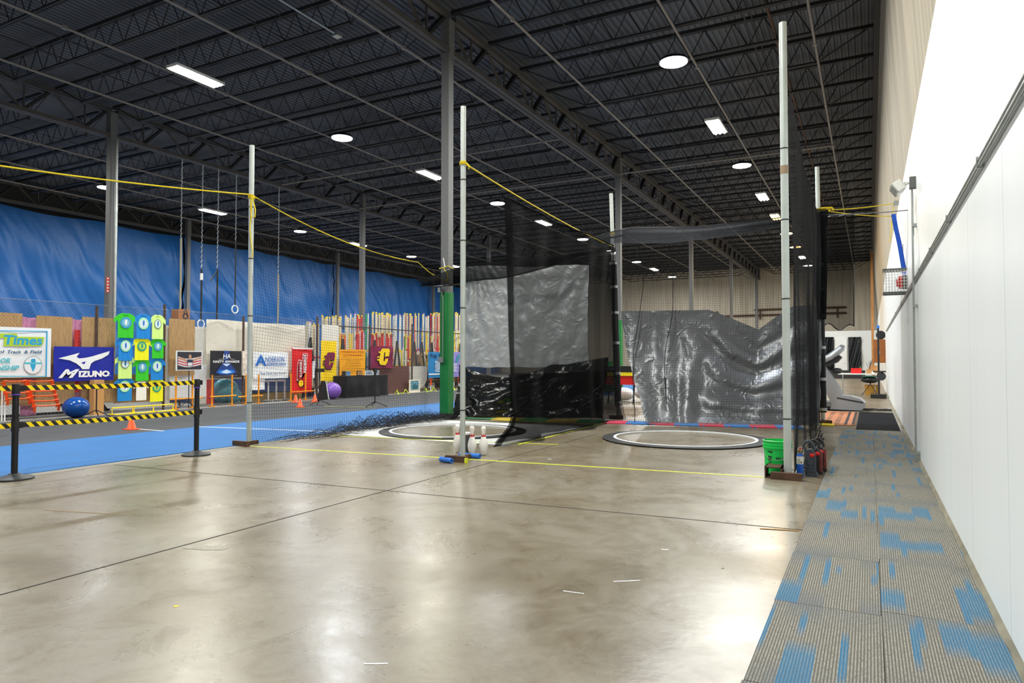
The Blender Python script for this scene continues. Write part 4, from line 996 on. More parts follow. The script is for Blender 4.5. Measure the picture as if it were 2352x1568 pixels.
b = MB(); b.prism([(X1-.92, 1.17), (X1-.56, 1.42), (X1-.46, 1.52), (X1-.44, 1.62), (X1-.52, 1.64), (X1-.62, 1.55), (X1-1.0, 1.27)], lambda u, v, d: (u, Y0+.05+d, v), .65); b.build('console', mat('console_grey', '8e9397', .4, .2), t)
b = MB(); b.prism([(X1-.95, 1.05), (X1-.6, 1.2), (X1-.5, 1.32), (X1-.56, 1.38), (X1-.98, 1.14)], lambda u, v, d: (u, Y0+.08+d, v), .6); b.sphere((X1-.62, Y0+.3, .98), .11, 14, 10, (1.2, 1, .7)); b.build('cup_tray', td, t)
b = MB(); b.b2((X1-.44, Y0+.2, 1.60), (X1-.42, Y0+.6, 1.78)); b.build('book_rest', M_white, t)
t = thing('weight_tower', 'smooth grey gym machine tower behind the right net', 'gym machine', (-1.36, 18.2, 0))
b = MB(); b.b2((-1.44, 18.1, .0), (-1.33, 18.3, 2.2)); b.b2((-1.31, 18.12, 0), (-1.25, 18.28, 2.15)); b.build('tower', mat('blue_grey_metal', '808890', .4, .4), t)
b = MB(); b.b2((-1.6, 17.9, 0.0), (-1.0, 18.5, .06)); b.b2((-1.45, 18.09, .30), (-1.2, 18.1, .40)); b.build('foot', td, t)
b = MB()
for z in (.45, .62, .5): b.cyl((-1.33, 18.09, z), .012, .02, 10)
b.build('bolt', M_galv, t)
# yellow clamp and plate by the right padded post
t = thing('yellow_bracket', 'yellow steel bracket standing left of the right padded post', 'bracket', (-.95, 14.4, 0))
b = MB(); b.b2((-1.05, 14.33, .02), (-.93, 14.40, .26)); b.b2((-1.06, 14.31, .24), (-.92, 14.42, .27)); b.build('upright', M_yellow, t)
b = MB(); b.b2((-1.06, 14.30, .002), (-.62, 14.66, .02)); b.build('plate', M_yellow, t)
# cords in front of the far equipment
b = MB(); rr = random.Random(8)
for k in range(5):
    y = 19.0+.15*k; pts = [(lerp(-.2, .45, s/10)+.02*rr.random(), y+.25*nz(s*.8, k*3.3), .012+.012*rr.random()) for s in range(11)]; b.tube(pts, .008, 5)
tag(b.build('floor_cables', M_black), 'loose dark cables on the floor between treadmill and right wall', 'cable', kind='stuff')
# table with workshop items at the far end
t = thing('folding_table', 'white folding table at the far end beside the right wall', 'table', (-.1, 28, 0))
b = MB(); b.b2((-1.05, 27.6, .73), (.28, 28.4, .77)); b.build('table_top', M_white, t)
for x in (-.9, .15):
    b = MB()
    for y in (27.7, 28.3): b.tube([(x, y, 0), (x, y, .73)], .015, 6)
    b.tube([(x, 27.7, .2), (x, 28.3, .2)], .012, 6); b.build('leg', M_galv, t)
def sbox(name, a, c, m, lab, cat):
    b = MB(); b.b2(a, c); b.box(((a[0]+c[0])/2, (a[1]+c[1])/2, c[2]-.01), (abs(c[0]-a[0])+.02, abs(c[1]-a[1])+.02, .02)); return tag(b.build(name, m), lab, cat)
sbox('storage_bin', (-.62, 27.8, .77), (-.28, 28.1, .96), MC['bright_red_plastic'], 'red plastic bin on the white folding table', 'bin')
sbox('cardboard_box', (-.12, 27.7, .77), (.06, 27.95, .93), mat('cardboard', 'c9955c', .8), 'small cardboard box on the white folding table', 'box')
sbox('wooden_crate', (.0, 28.1, .77), (.24, 28.35, 1.05), mat('raw_timber', 'c08a52', .7), 'wooden crate behind the cardboard box on the table', 'crate')
b = MB(); b.lathe([(.03, .77), (.035, .9), (.01, .95), (.01, 1.02)], (-.32, 28.2, 0), 12); tag(b.build('green_bottle', MC['bright_green_plastic'], smooth=True), 'green bottle beside the red bin on the table', 'bottle')
b = MB(); b.lathe([(.05, .77), (.05, .86)], (.09, 27.72, 0), 12); tag(b.build('white_mug', M_white, smooth=True), 'white mug beside the cardboard box on the table', 'mug')
b = MB(); rr = random.Random(2)
b.lathe([(.04, .77), (.05, .9)], (-.02, 28.2, 0), 10)
for k in range(7): b.tube([(-.02, 28.2, .88), (-.02+rr.uniform(-.12, .12), 28.2, 1.15+rr.random()*.15)], .006, 4)
tag(b.build('twig_pot', M_rust), 'pot of dark twigs on the white folding table', 'pot')
t = thing('bin_bag', 'black and green bin bag slung under the folding table', 'bag', (-.05, 27.3, .3))
b = MB(); b.sphere((-.02, 27.35, .55), .26, 18, 12, (1.1, .5, .45)); b.build('bag', M_blacktarp, t, smooth=True); b = MB(); b.b2((-.25, 27.22, .66), (.2, 27.48, .70)); b.build('green_rim', mat('dark_green_plastic', '0f5a45', .5), t)
for x in (-.28, .22):
    b = MB(); b.tube([(x, 27.3, 0), (-x*.6, 27.4, .66)], .012, 5); b.build('leg', M_black, t)
sbox('gold_carton', (-.18, 27.75, .0), (.25, 28.1, .36), mat('gold_card', 'b8862a', .6), 'gold coloured carton under the folding table', 'box')
t = thing('dumbbell_stand', 'black upright stand with weights against the right wall', 'gym machine', (.3, 25.6, 0))
b = MB(); b.tube([(.25, 25.6, .05), (.25, 25.6, 2.35)], .03, 8); b.build('pole', M_black, t); b = MB(); b.tube([(.25, 25.6, 2.3), (.25, 25.6, 2.4)], .04, 8); b.build('blue_cap', M_roll, t)
b = MB(); b.b2((.0, 25.3, .0), (.46, 25.9, .13)); b.build('base', M_black, t); b = MB(); b.b2((.33, 25.5, .13), (.37, 25.7, .8)); b.lathe([(.14, 25.5), (.14, 25.56)], (.32, 0, 0), 16, 'y'); 
b.v = [(x, y, z+(.72 if abs((x-.32)**2+z*z-.14**2) < .004 else 0)) for x, y, z in b.v]; b.build('weight_plate', td, t)
b = MB(); b.b2((.08, 25.52, .85), (.46, 25.68, .9)); b.build('arm', td, t)
t = thing('wall_cabinet', 'orange-brown wooden cabinet fixed high at the far right wall', 'cabinet', (.35, 30, 1.2))
b = MB(); b.b2((.12, 29.8, 1.15), (.53, 30.2, 2.05)); b.build('body', mat('orange_wood', '9a5a22', .5, var=.15), t); b = MB(); b.b2((.32, 29.785, 1.17), (.52, 29.8, 2.0)); b.build('door', MC['orange_wood'], t); b = MB(); b.b2((.33, 29.77, 1.5), (.35, 29.785, 1.6)); b.build('handle', M_galv, t)
b = MB(); b.lathe([(.15, 0), (.17, .05), (.12, .08)], (0, 0, 0), 20, 'y'); b.v = [(x+.38, y+29.8, z+2.22) for x, y, z in b.v]; tag(b.build('desk_fan', M_blackgloss), 'black round fan on top of the wooden wall cabinet', 'fan')
# black drapes and door on the white partition
for (px0, px1, lab, s) in ((1893, 1916, 'black plastic drape left of the white door on far partition', 1), (1948, 1979, 'black plastic drape right of the white door on far partition', 2)):
    a, c = on_y(px0, 774, 56.8), on_y(px1, 848, 56.8); b = MB()
    b.grid(lambda u, v: (lerp(a.x, c.x, u), 56.75+.08*math.sin(u*12+v*5*s), lerp(a.z, .05, v)), 24, 14, .01); tag(b.build('black_drape', M_blacktarp, smooth=True), lab, 'curtain')
a, c = on_y(1918, 777, 56.8), on_y(1946, 848, 56.8)
b = MB(); b.b2((a.x, 56.8, .0), (c.x, 56.89, a.z)); o = struct('door_1', b, M_white)
b = MB(); b.cyl((c.x-.15, 56.76, 1.0), .03, .05, 8); hh = b.build('door_handle', M_galv, o)
sbox('dark_bench', (-3.2, 52, 0), (-.3, 52.8, .55), td, 'long dark bench before the far white partition', 'bench')

# green air machine and trampoline seen between the padded post and the tarp
t = thing('inflatable_table', 'red and yellow low bench seen between padded post and grey tarpaulin', 'bench', (-6.6, 19, 0))
b = MB(); b.b2((-7.3, 18.8, .55), (-5.9, 19.4, .80)); b.build('red_skirt', MC['bright_red_plastic'], t); b = MB(); b.b2((-7.35, 18.75, .80), (-5.85, 19.45, .90)); b.build('yellow_rim', M_yellow, t); b = MB(); b.b2((-7.3, 18.8, .9), (-5.9, 19.4, 1.08)); b.build('black_pad', M_foam, t)
for x in (-7.2, -6.75, -6.4, -6.0):
    b = MB(); b.tube([(x, 18.85, 0), (x+.05, 18.85, .58)], .02, 6); b.build('leg', M_black, t)
b = MB(); b.sphere((-6.7, 20.1, .22), .25, 12, 8, (1.4, 1, .8)); b.sphere((-6.2, 20.3, .3), .22, 12, 8); tag(b.build('white_sack', M_whitecl, smooth=True), 'crumpled white sacks behind the red and yellow bench', 'sack')
# ================================================================ fence and everything hung on it
FX = -15.8
def F(px, py, X=FX+.07): return on_x(px, py, X)
FY0, FY1, FH = 3.0, 30.0, 2.50
t = thing('chain_link_fence', 'long chain-link fence behind the grey track carrying banners and shirts', 'fence', (FX, 15, 0))
b = MB(); sp = .075; r = .0019
def wire(y0, z0, y1, z1, dx):
    p, q = Vector((FX+dx, y0, z0)), Vector((FX-dx, y1, z1)); d = (q-p).normalized(); x = Vector((1, 0, 0)); y = d.cross(x)
    of = [x*r, (-x*.5+y*.87)*r, (-x*.5-y*.87)*r]; b.add([p+o for o in of]+[q+o for o in of], [(k, (k+1) % 3, 3+(k+1) % 3, 3+k) for k in range(3)])
n = int((FY1-FY0+FH)/sp)
for k in range(n):
    s = FY0-FH+k*sp
    a0 = max(FY0, s); a1 = min(FY1, s+FH)
    if a1 > a0: wire(a0, .04+(a0-s), a1, .04+(a1-s), .002); wire(a0, .04+FH-(a0-s), a1, .04+FH-(a1-s), -.002)
b.build('chain_link_mesh', M_wire, t, kind='stuff')
b = MB(); b.tube([(FX, FY0, .05), (FX, FY1, .05)], .006, 5); b.tube([(FX, FY0, FH+.03), (FX, FY1, FH+.03)], .004, 5); b.build('tension_wire', M_wire, t)
for px, h in ((-40, 2.5), (222, 2.5), (378, 2.66), (560, 2.5), (730, 2.66), (850, 2.5), (948, 2.66), (1038, 2.6)):
    y = F(px, 880, FX).y; b = MB(); b.tube([(FX-.04, y, 0), (FX-.04, y, h)], .032, 8); b.build('post', M_rust, t)

def rect_thing(name, px0, py0, px1, py1, X, m, label, cat, part='cloth', ripple=.0, th=.006, hem=None, nu=24, nv=16, seed=0, group=None):
    """a hanging rectangle: left edge at px0 (top py0, bottom py1), right edge at px1; real size on the fence plane X"""
    A = on_x(px0, py0, X); B = on_x(px0, py1, X); Y0, Y1 = A.y, on_x(px1, py0, X).y; zt, zb = A.z, B.z
    t = thing(name, label, cat, (X, (Y0+Y1)/2, zb), group)
    b = MB()
    def fn(u, v):
        d = ripple*(nz(u*5+seed, v*2.2)+.5*math.sin(u*14+seed)*.5) if ripple else 0
        return (X+d, lerp(Y0, Y1, u), lerp(zt, zb, v)+(ripple*.5*nz(u*3, seed+v) if ripple else 0))
    b.grid(fn, nu if ripple else 1, nv if ripple else 1, -th) if False else b.grid(lambda u, v: fn(u, 1-v), nu if ripple else 1, nv if ripple else 1, th)
    b.build(part, m, t, smooth=bool(ripple))
    W, H = Y1-Y0, zt-zb; off = ripple*.9+.004
    def place(u0, v0):  # (u0,v0) fraction of the sheet, v up
        return lambda u, v, d: (X+off+d, Y0+u0*W+u, zb+v0*H+v)
    def poly(nm, pts, m2, lift=0., lab=None):  # pts in fractions
        bb = MB(); bb.prism([(p[0]*W, p[1]*H) for p in pts], lambda u, v, d: (X+off+lift+d, Y0+u, zb+v), .0012); return bb.build(nm, m2, t, label=lab)
    return t, place, poly, W, H
def disc(c, rx, ry, n=28): return [(c[0]+rx*math.cos(2*PI*k/n), c[1]+ry*math.sin(2*PI*k/n)) for k in range(n)]
def fr(pts, x0, y0, x1, y1): return [((x-x0)/(x1-x0), 1-(y-y0)/(y1-y0)) for x, y in pts]
ILL = [(.30, 1.0), (.75, 1.0), (.80, .86), (.80, .45), (.74, .30), (.62, .12), (.50, .0), (.40, .10), (.34, .24), (.22, .40), (.16, .55), (.28, .70), (.22, .84)]
cy = mat('cyan_print', '2aa7d6', .5); lm = mat('lime_print', 'b6d433', .5); navy = mat('navy_print', '16547c', .5); teal = mat('teal_print', '5cc2cf', .5); wprint = mat('white_print', 'f4f4f4', .5)
# plywood boards behind the mesh
for (x0, y0, x1, y1, lab) in ((-34, 715, 52, 932, 'plywood board behind the fence at the left frame edge'), (84, 724, 167, 930, 'plywood board behind the fence between white and blue banners'),
                              (189, 727, 265, 926, 'plywood board behind the fence left of the hanging shirts'), (389, 731, 448, 862, 'plywood board behind the fence right of the hanging shirts')):
    rect_thing('plywood_board', x0, y0, x1, y1, FX-.06, M_ply, lab, 'board', 'sheet', th=.015)
rect_thing('plywood_board', 38, 878, 172, 932, FX-.10, M_ply, 'low plywood strip behind the fence under the blue banner', 'board', 'sheet', th=.015)
rect_thing('plywood_board', 262, 860, 379, 926, FX-.10, M_ply, 'low plywood strip behind the fence under the hanging shirts', 'board', 'sheet', th=.015)
rect_thing('pink_sheet', 50, 728, 86, 955, FX-.25, mat('pink_fabric', 'c985ae', .8, var=.2, vscale=8), 'pink patterned sheet behind the fence between left plywood boards', 'fabric', ripple=.03)
rect_thing('pink_sheet', 165, 733, 192, 948, FX-.25, MC['pink_fabric'], 'pink patterned sheet behind the fence beside the third plywood board', 'fabric', ripple=.03)
rect_thing('red_strap_panel', 171, 757, 184, 900, FX-.12, MC['bright_red_plastic'], 'narrow red panel behind the fence above the blue banner', 'panel', 'sheet')
rect_thing('pale_board', 376, 747, 392, 934, FX-.16, M_ply2, 'pale narrow board behind the fence right of the shirts', 'board', 'sheet', th=.02)
rect_thing('pale_board', 448, 750, 476, 928, FX-.16, M_ply2, 'pale board behind the fence right of the athlete poster', 'board', 'sheet', th=.02)
rect_thing('cream_canvas', 474, 733, 700, 872, FX-.12, M_cream, 'large cream canvas sheet hung behind the fence mesh', 'canvas', ripple=.05, nu=60, nv=30)
rect_thing('white_sheet', 390, 838, 475, 915, FX-.08, M_whitecl, 'white sheet on the fence under the athlete poster', 'sheet', ripple=.01)
rect_thing('white_sheet', 572, 858, 608, 896, FX+.03, M_whitecl, 'white sheet hanging below the left of the blue lettered banner', 'sheet', ripple=.01)
rect_thing('white_sheet', 718, 829, 723, 868, FX+.03, M_whitecl, 'narrow white sheet right of the red vertical banner', 'sheet', ripple=.01)
rect_thing('pale_board', 740, 745, 778, 905, FX-.5, M_ply2, 'pale board behind the yellow vertical banner', 'board', 'sheet', th=.02)
b = MB(); 
for (px, py, m_) in ((556, 812, 'r'),): pass
rect_thing('child_poster', 557, 806, 570, 862, FX+.02, mat('pastel_poster', 'e4d3c4', .6, var=.35, vscale=9), 'small pastel poster with coloured balloons left of lettered white banner', 'poster', 'sheet')

# white banner at the left edge
t, P, poly, W, H = rect_thing('banner', -120, 745, 118, 870, FX+.06, M_whitecl, 'white banner reading TopTimes at the left frame edge', 'banner', ripple=.006, seed=1)
uf = lambda px: (on_x(px, 800, FX+.06).y-on_x(-120, 800, FX+.06).y)/W
def vf(px, py): 
    q = on_x(px, py, FX+.06); return (q.z-on_x(-120, 870, FX+.06).z)/H
def U(px, py): return (uf(px), vf(px, py))
poly('border', [U(-110, 757), U(107, 760), U(107, 762), U(-110, 759)], cy); poly('border', [U(106, 760), U(109, 760), U(109, 865), U(106, 865)], cy); poly('border', [U(-110, 862), U(107, 863), U(107, 865), U(-110, 865)], teal)
def wd(px0, px1, py): return on_x(px1, py, FX+.06).y-on_x(px0, py, FX+.06).y
def ht(px, py0, py1): return on_x(px, py0, FX+.06).z-on_x(px, py1, FX+.06).z
poly('lime_backing', [U(-78, 764), U(38, 766), U(41, 773), U(102, 774), U(100, 788), U(95, 795), U(8, 795), U(10, 776), U(-78, 776)], lm)
text_part('Times', 'lettering', cy, t, P(*U(54, 781)), w=wd(9, 98, 780), h=ht(54, 770, 792), bold=.03, shear=.12, ex=.003)
text_part('Top', 'lettering', cy, t, P(*U(-45, 775)), w=wd(-70, -15, 780), h=ht(-45, 764, 790), bold=.03, shear=.12, ex=.003)
text_part('Field', 'lettering', navy, t, P(*U(83.5, 808)), w=wd(70, 97, 808), h=ht(80, 804.5, 812), bold=.02, shear=.2, ex=.003)
text_part('&', 'lettering', navy, t, P(*U(60.5, 808)), w=wd(56, 65, 808), h=ht(60, 804.5, 812), bold=.02, shear=.2, ex=.003)
text_part('Track', 'lettering', navy, t, P(*U(34, 808)), w=wd(18, 50, 808), h=ht(34, 804.5, 812), bold=.02, shear=.2, ex=.003)
text_part('High School', 'lettering', navy, t, P(*U(-33, 808)), w=wd(-78, 12, 808), h=ht(-30, 804, 813), bold=.02, shear=.2, ex=.003)
text_part('INDOOR', 'lettering', teal, t, P(*U(-8, 828)), w=wd(-42, 25, 828), h=ht(-8, 821.5, 834), bold=.03, shear=.2, ex=.003)
text_part('CHAMPIONSHIP', 'lettering', teal, t, P(*U(-20, 845)), w=wd(-88, 48, 845), h=ht(-20, 839, 851), bold=.03, shear=.2, ex=.003)
c = U(77, 838.5); rx = wd(56, 98.5, 838)/2/W; ry = ht(77, 817.5, 859.5)/2/H
poly('emblem_ring', disc(c, rx, ry), mat('grey_ring', '8fa3a0', .5)); poly('emblem_field', disc(c, rx*.93, ry*.93), M_whitecl, .0008)
poly('emblem_state', [(c[0]+(x-.5)*rx*.9, c[1]+(y-.5)*ry*1.4) for x, y in ILL], cy, .0018)
poly('emblem_band', [(c[0]-rx*.9, c[1]+.12*ry), (c[0]+rx*.9, c[1]+.12*ry), (c[0]+rx*.9, c[1]+.32*ry), (c[0]-rx*.9, c[1]+.32*ry)], teal, .002)

# blue banner
t, P, poly, W, H = rect_thing('banner', 124, 795, 262, 876, FX+.06, mat('royal_blue_vinyl', '0a1ea0', .4), 'royal blue banner with white bird shape and MIZUNO lettering', 'banner', ripple=.008, seed=4)
bird = [(475, 505), (555, 483), (642, 458), (618, 492), (640, 506), (690, 500), (745, 488), (800, 470), (895, 440), (884, 472), (830, 505), (765, 528), (738, 548), (722, 597), (665, 597), (652, 577), (618, 548), (565, 522)]
poly('bird_logo', fr(bird, 443, 406, 935, 696), wprint)
poly('bird_gap', fr([(655, 542), (692, 530), (682, 556)], 443, 406, 935, 696), MC['royal_blue_vinyl'], .001)
q = fr([(477, 635), (905, 635)], 443, 406, 935, 696)
text_part('M', 'lettering', wprint, t, P(*fr([(560, 632)], 443, 406, 935, 696)[0]), w=.34*W, h=.25*H, bold=.05, shear=.5, ex=.004)
text_part('IZUNO', 'lettering', wprint, t, P(*fr([(768, 638)], 443, 406, 935, 696)[0]), w=.53*W, h=.19*H, bold=.06)
text_part('®', 'trademark_symbol', wprint, t, P(*fr([(903, 656)], 443, 406, 935, 696)[0]), w=.018*W)

# shirts
def shirt_proto():
    b = MB(); hw = lambda v: .36+.015*v
    def body(u, v):  # v 0 bottom .. 1 top
        s = (u-.5)*2; top = 1.0-.10*abs(s)**1.5-.055*max(0, 1-abs(s)*3.2)
        z = v*top; return (.03+.012*math.sin(u*19)*(1-v)+.008*math.sin(u*7+2), s*(.365+.012*(1-v)), z)
    b.grid(body, 20, 14, .02)
    for sg in (-1, 1):
        def sl(u, v, sg=sg):
            y = lerp(.345, .54, u); return (.028-.01*u, sg*y, lerp(.70-.12*u, .905-.14*u, v))
        if sg > 0: b.grid(sl, 4, 4, .02)
        else: b.grid(lambda u, v: sl(1-u, v), 4, 4, .02)
    return b
def shirt_print(c, kind):
    out = []
    def D(r, m, nm, lift): 
        b = MB(); b.prism(disc((0, .60), r*1.3, r*1.1, 28), lambda u, v, d: (.05+lift+d, u, v), .0015); out.append((b, m, nm))
    if kind == 'a': D(.205, mat('shirt_blue_print', '3f9bc4', .7), 'print_ring', 0); D(.13, mat('shirt_green_in', '7fc0cf', .7), 'print_disc', .003); st = wprint
    elif kind == 'b': D(.215, mat('shirt_pale_green', 'a6e8b0', .7), 'print_ring', 0); D(.155, mat('shirt_pale_in', 'dfe9f6', .7), 'print_disc', .003); st = mat('shirt_royal', '2277bb', .7)
    elif kind == 'c': D(.17, mat('shirt_slate', '5c7c86', .7), 'print_ring', 0); D(.145, mat('shirt_white_in', 'e3f3e8', .7), 'print_disc', .003); st = mat('shirt_royal', '2277bb', .7)
    elif kind == 'd': D(.19, mat('shirt_teal', '1f9c86', .7), 'print_ring', 0); D(.13, mat('shirt_yellow_in', 'b9d94a', .7), 'print_disc', .003); st = mat('shirt_teal', '1f9c86', .7)
    else: return out
    b = MB(); b.prism([((x-.5)*.17, .60+(y-.5)*.24) for x, y in ILL], lambda u, v, d: (.056+d, u, v), .0015); out.append((b, st, 'print_state'))
    return out
SC = {'green': '35c823', 'blue': '1186d8', 'pale': 'd6f78c', 'yellow': 'f7f416', 'white': 'f0efec'}
KD = {'green': 'a', 'blue': 'b', 'pale': 'c', 'yellow': 'd', 'white': None}
sp_ = {}
rown = ['top row', 'second row', 'third row', 'bottom row']; coln = ['left', 'middle', 'right']
SH = [(0, 0, 'green', 262, 313, 716, 775), (0, 1, 'blue', 306, 350, 718, 777), (0, 2, 'pale', 343, 379, 720, 778),
      (1, 0, 'blue', 265, 309, 771, 828), (1, 1, 'yellow', 302, 347, 773, 827), (1, 2, 'green', 343, 380, 776, 823),
      (2, 0, 'pale', 264, 308, 812, 870), (2, 1, 'green', 305, 346, 822, 875), (2, 2, 'blue', 340, 379, 820, 873),
      (3, 0, 'blue', 262, 308, 865, 922), (3, 1, 'white', 307, 340, 874, 920), (3, 2, 'yellow', 338, 379, 868, 923)]
shm = shirt_proto()
for r_, c_, col, x0, x1, y0, y1 in SH:
    X = FX+.16-.028*r_; a = on_x(x0, y1, X); top = on_x(x0, y0, X).z; yb = on_x(x1, y1, X).y
    if col not in sp_:
        t = thing('t_shirt', 'x', 't-shirt', (0, 0, 0), 'event t-shirts'); bb = MB(); bb.v, bb.f, bb.mi = list(shm.v), list(shm.f), list(shm.mi)
        bb.build('shirt_cloth', mat('shirt_'+col, SC[col], .8), t, smooth=True)
        b = MB(); b.tube([(.05, s*.11, .95-.035*(1-(s)**2)*1.0) for s in [k/5-1 for k in range(11)]], .012, 5); b.build('collar', MC['shirt_'+col], t)
        for (bq, mq, nq) in shirt_print(None, KD[col]): bq.build(nq, mq, t)
        sp_[col] = t; o = t
    else: o = place_copy(sp_[col], (0, 0, 0))
    w = yb-a.y; h = top-a.z; o.location = (X, (a.y+yb)/2, a.z); o.scale = (.35, w/1.04, h)
    o['label'] = '%s t-shirt on the fence, %s of the %s' % ({'pale': 'pale lime'}.get(col, col), coln[c_], rown[r_])

# athlete poster on stand
t, P, poly, W, H = rect_thing('athlete_poster', 405, 805, 465, 851, FX+.35, M_whitecl, 'framed poster of an athlete holding a striped flag', 'poster', 'board', th=.02)
dk = mat('poster_dark', '2b2a33', .5); poly('background', [(.04, .05), (.96, .05), (.96, .95), (.04, .95)], dk)
pr_ = mat('flag_red', 'c9404a', .5); pw = mat('flag_white', 'e6e0e2', .5); sk = mat('skin_print', 'c99474', .5); nb = mat('jersey_navy', '28324f', .5)
for k in range(7):
    y0 = .16+.062*k; poly('flag_stripe', [(.06, y0+.12), (.30, y0+.02), (.5, y0), (.72, y0+.06), (.95, y0+.13), (.95, y0+.19), (.72, y0+.12), (.5, y0+.062), (.30, y0+.08), (.06, y0+.18)], pr_ if k % 2 else pw, .001+.0003*k)
poly('athlete_arms', [(.08, .60), (.12, .68), (.40, .56), (.62, .56), (.90, .70), (.93, .63), (.64, .44), (.38, .44)], sk, .004)
poly('athlete_body', [(.40, .56), (.62, .56), (.62, .22), (.41, .22)], nb, .005); poly('bib', [(.43, .40), (.60, .40), (.60, .24), (.43, .24)], pw, .006)
poly('athlete_head', disc((.51, .70), .055, .12), sk, .006)
o = t; b = MB(); pY = on_x(433, 940, FX+.32).y; b.tube([(FX+.32, pY, .02), (FX+.32, pY, on_x(433, 806, FX+.32).z)], .012, 6)
for a in (0, 2.1, 4.2): b.tube([(FX+.32, pY, .22), (FX+.32+.28*math.cos(a), pY+.28*math.sin(a), .012)], .01, 6)
b.build('stand', M_black, t)

# Hasty awards banner
t, P, poly, W, H = rect_thing('banner', 483, 805, 555, 868, FX+.06, mat('black_vinyl', '14141f', .4), 'black banner reading HASTY AWARDS with a blue glow print', 'banner', ripple=.008, seed=2)
poly('blue_print', [(.40, 1), (.60, 1), (.55, .6), (.75, .35), (.85, .18), (.65, .10), (.35, .10), (.15, .18), (.25, .35), (.45, .6)], mat('deep_blue_print', '123c86', .5))
poly('blue_print', disc((.5, .22), .26, .08), mat('bright_blue_print', '1c7fe0', .5), .001); poly('white_print', [(.33, .20), (.5, .31), (.67, .20), (.5, .15)], mat('ice_print', 'cfe6ff', .5), .002)
poly('white_print', [(.37, .52), (.63, .52), (.5, .42)], MC['ice_print'], .002)
text_part('HASTY AWARDS', 'lettering', wprint, t, P(.5, .60), w=.84*W, h=.09*H, bold=.03)
text_part('HA', 'lettering', wprint, t, P(.51, .80), w=.24*W, h=.17*H, bold=.01, shear=.1)
poly('white_print', [(.20, .685), (.44, .685), (.44, .70)], wprint, .002); poly('white_print', [(.64, .70), (.64, .685), (.82, .685)], wprint, .002)
poly('small_print', [(.12, .05), (.86, .06), (.86, .075), (.12, .065)], mat('grey_text', '8d8fa3', .5), .002)
# Anderson banner
t, P, poly, W, H = rect_thing('banner', 582, 808, 662, 870, FX+.06, M_whitecl, 'white banner with a big blue A and ANDERSON lettering', 'banner', ripple=.012, seed=3)
ab = mat('anderson_blue', '1b6cc4', .5)
text_part('A', 'lettering', ab, t, P(.20, .68), w=.32*W, h=.40*H, bold=.03)
text_part('NDERSON', 'lettering', ab, t, P(.60, .73), w=.56*W, h=.19*H, bold=.0, shear=.1)
text_part('BOHON', 'lettering', ab, t, P(.53, .54), w=.32*W, h=.11*H, bold=.02)
for k in range(6): poly('slash_mark', [(.72+.035*k, .49), (.735+.035*k, .49), (.75+.035*k, .59), (.735+.035*k, .59)], ab)
text_part('"Total Fitness Gear Results"', 'lettering', navy, t, P(.55, .20), w=.78*W, h=.09*H, bold=.01)
# red banner
t, P, poly, W, H = rect_thing('banner', 671, 798, 717, 903, FX+.09, M_red, 'red vertical banner with sideways lettering and yellow shape', 'banner', ripple=.02, seed=5)
def rot(u0, v0):
    f0 = P(u0, v0); return lambda u, v, d: f0(-v, u, d)
poly('white_hem', [(0, .97), (1, .97), (1, 1), (0, 1)], wprint)
poly('white_outline', [(.20, .28), (.46, .24), (.52, .40), (.66, .42), (.70, .60), (.74, .88), (.50, .88), (.46, .72), (.30, .74), (.22, .62), (.22, .32)], mat('outline_pink', 'f0c4c8', .5))
poly('red_inner', [(.24, .30), (.44, .26), (.50, .42), (.64, .44), (.68, .60), (.71, .865), (.53, .865), (.48, .70), (.31, .72), (.25, .62)], mat('dark_red_print', 'b01522', .6), .001)
text_part('REDBIRDS', 'lettering', wprint, t, rot(.60, .65), w=.40*H, h=.13*W, bold=.03, ex=.007)
text_part('ILLINOIS', 'lettering', wprint, t, rot(.40, .52), w=.34*H, h=.11*W, bold=.03, ex=.007)
text_part('STATE', 'lettering', mat('print_black', '101010', .6), t, rot(.28, .46), w=.28*H, h=.06*W, bold=.03, ex=.007)
poly('black_shape', [(.22, .27), (.40, .30), (.58, .24), (.56, .12), (.40, .12), (.30, .20)], MC['print_black'], .002); poly('yellow_shape', disc((.42, .21), .12, .075, 18), M_gold, .004)
# yellow banner with C
CL = [(720, 690), (745, 643), (845, 640), (868, 665), (855, 758), (788, 768), (795, 705), (780, 700), (765, 830), (785, 840), (795, 800), (840, 795), (830, 850), (800, 900), (720, 895), (700, 850), (705, 830), (668, 825), (670, 810), (705, 800), (712, 780), (668, 785), (670, 768), (712, 760), (720, 715), (690, 710), (692, 688)]
def clogo(poly, x0, y0, x1, y1, m, sh):
    q = [((x-668)/200*(x1-x0)+x0, y0+(1-(y-640)/260)*(y1-y0)) for x, y in CL]
    poly('letter_c_shadow', [(u-.015, v-.025) for u, v in q], sh, 0); poly('letter_c', q, m, .002)
t, P, poly, W, H = rect_thing('banner', 737, 782, 773, 876, FX+.07, M_gold, 'yellow vertical banner with a maroon block letter C', 'banner', ripple=.02, seed=7)
clogo(poly, .12, .30, .88, .72, M_maroon, MC['print_black'])
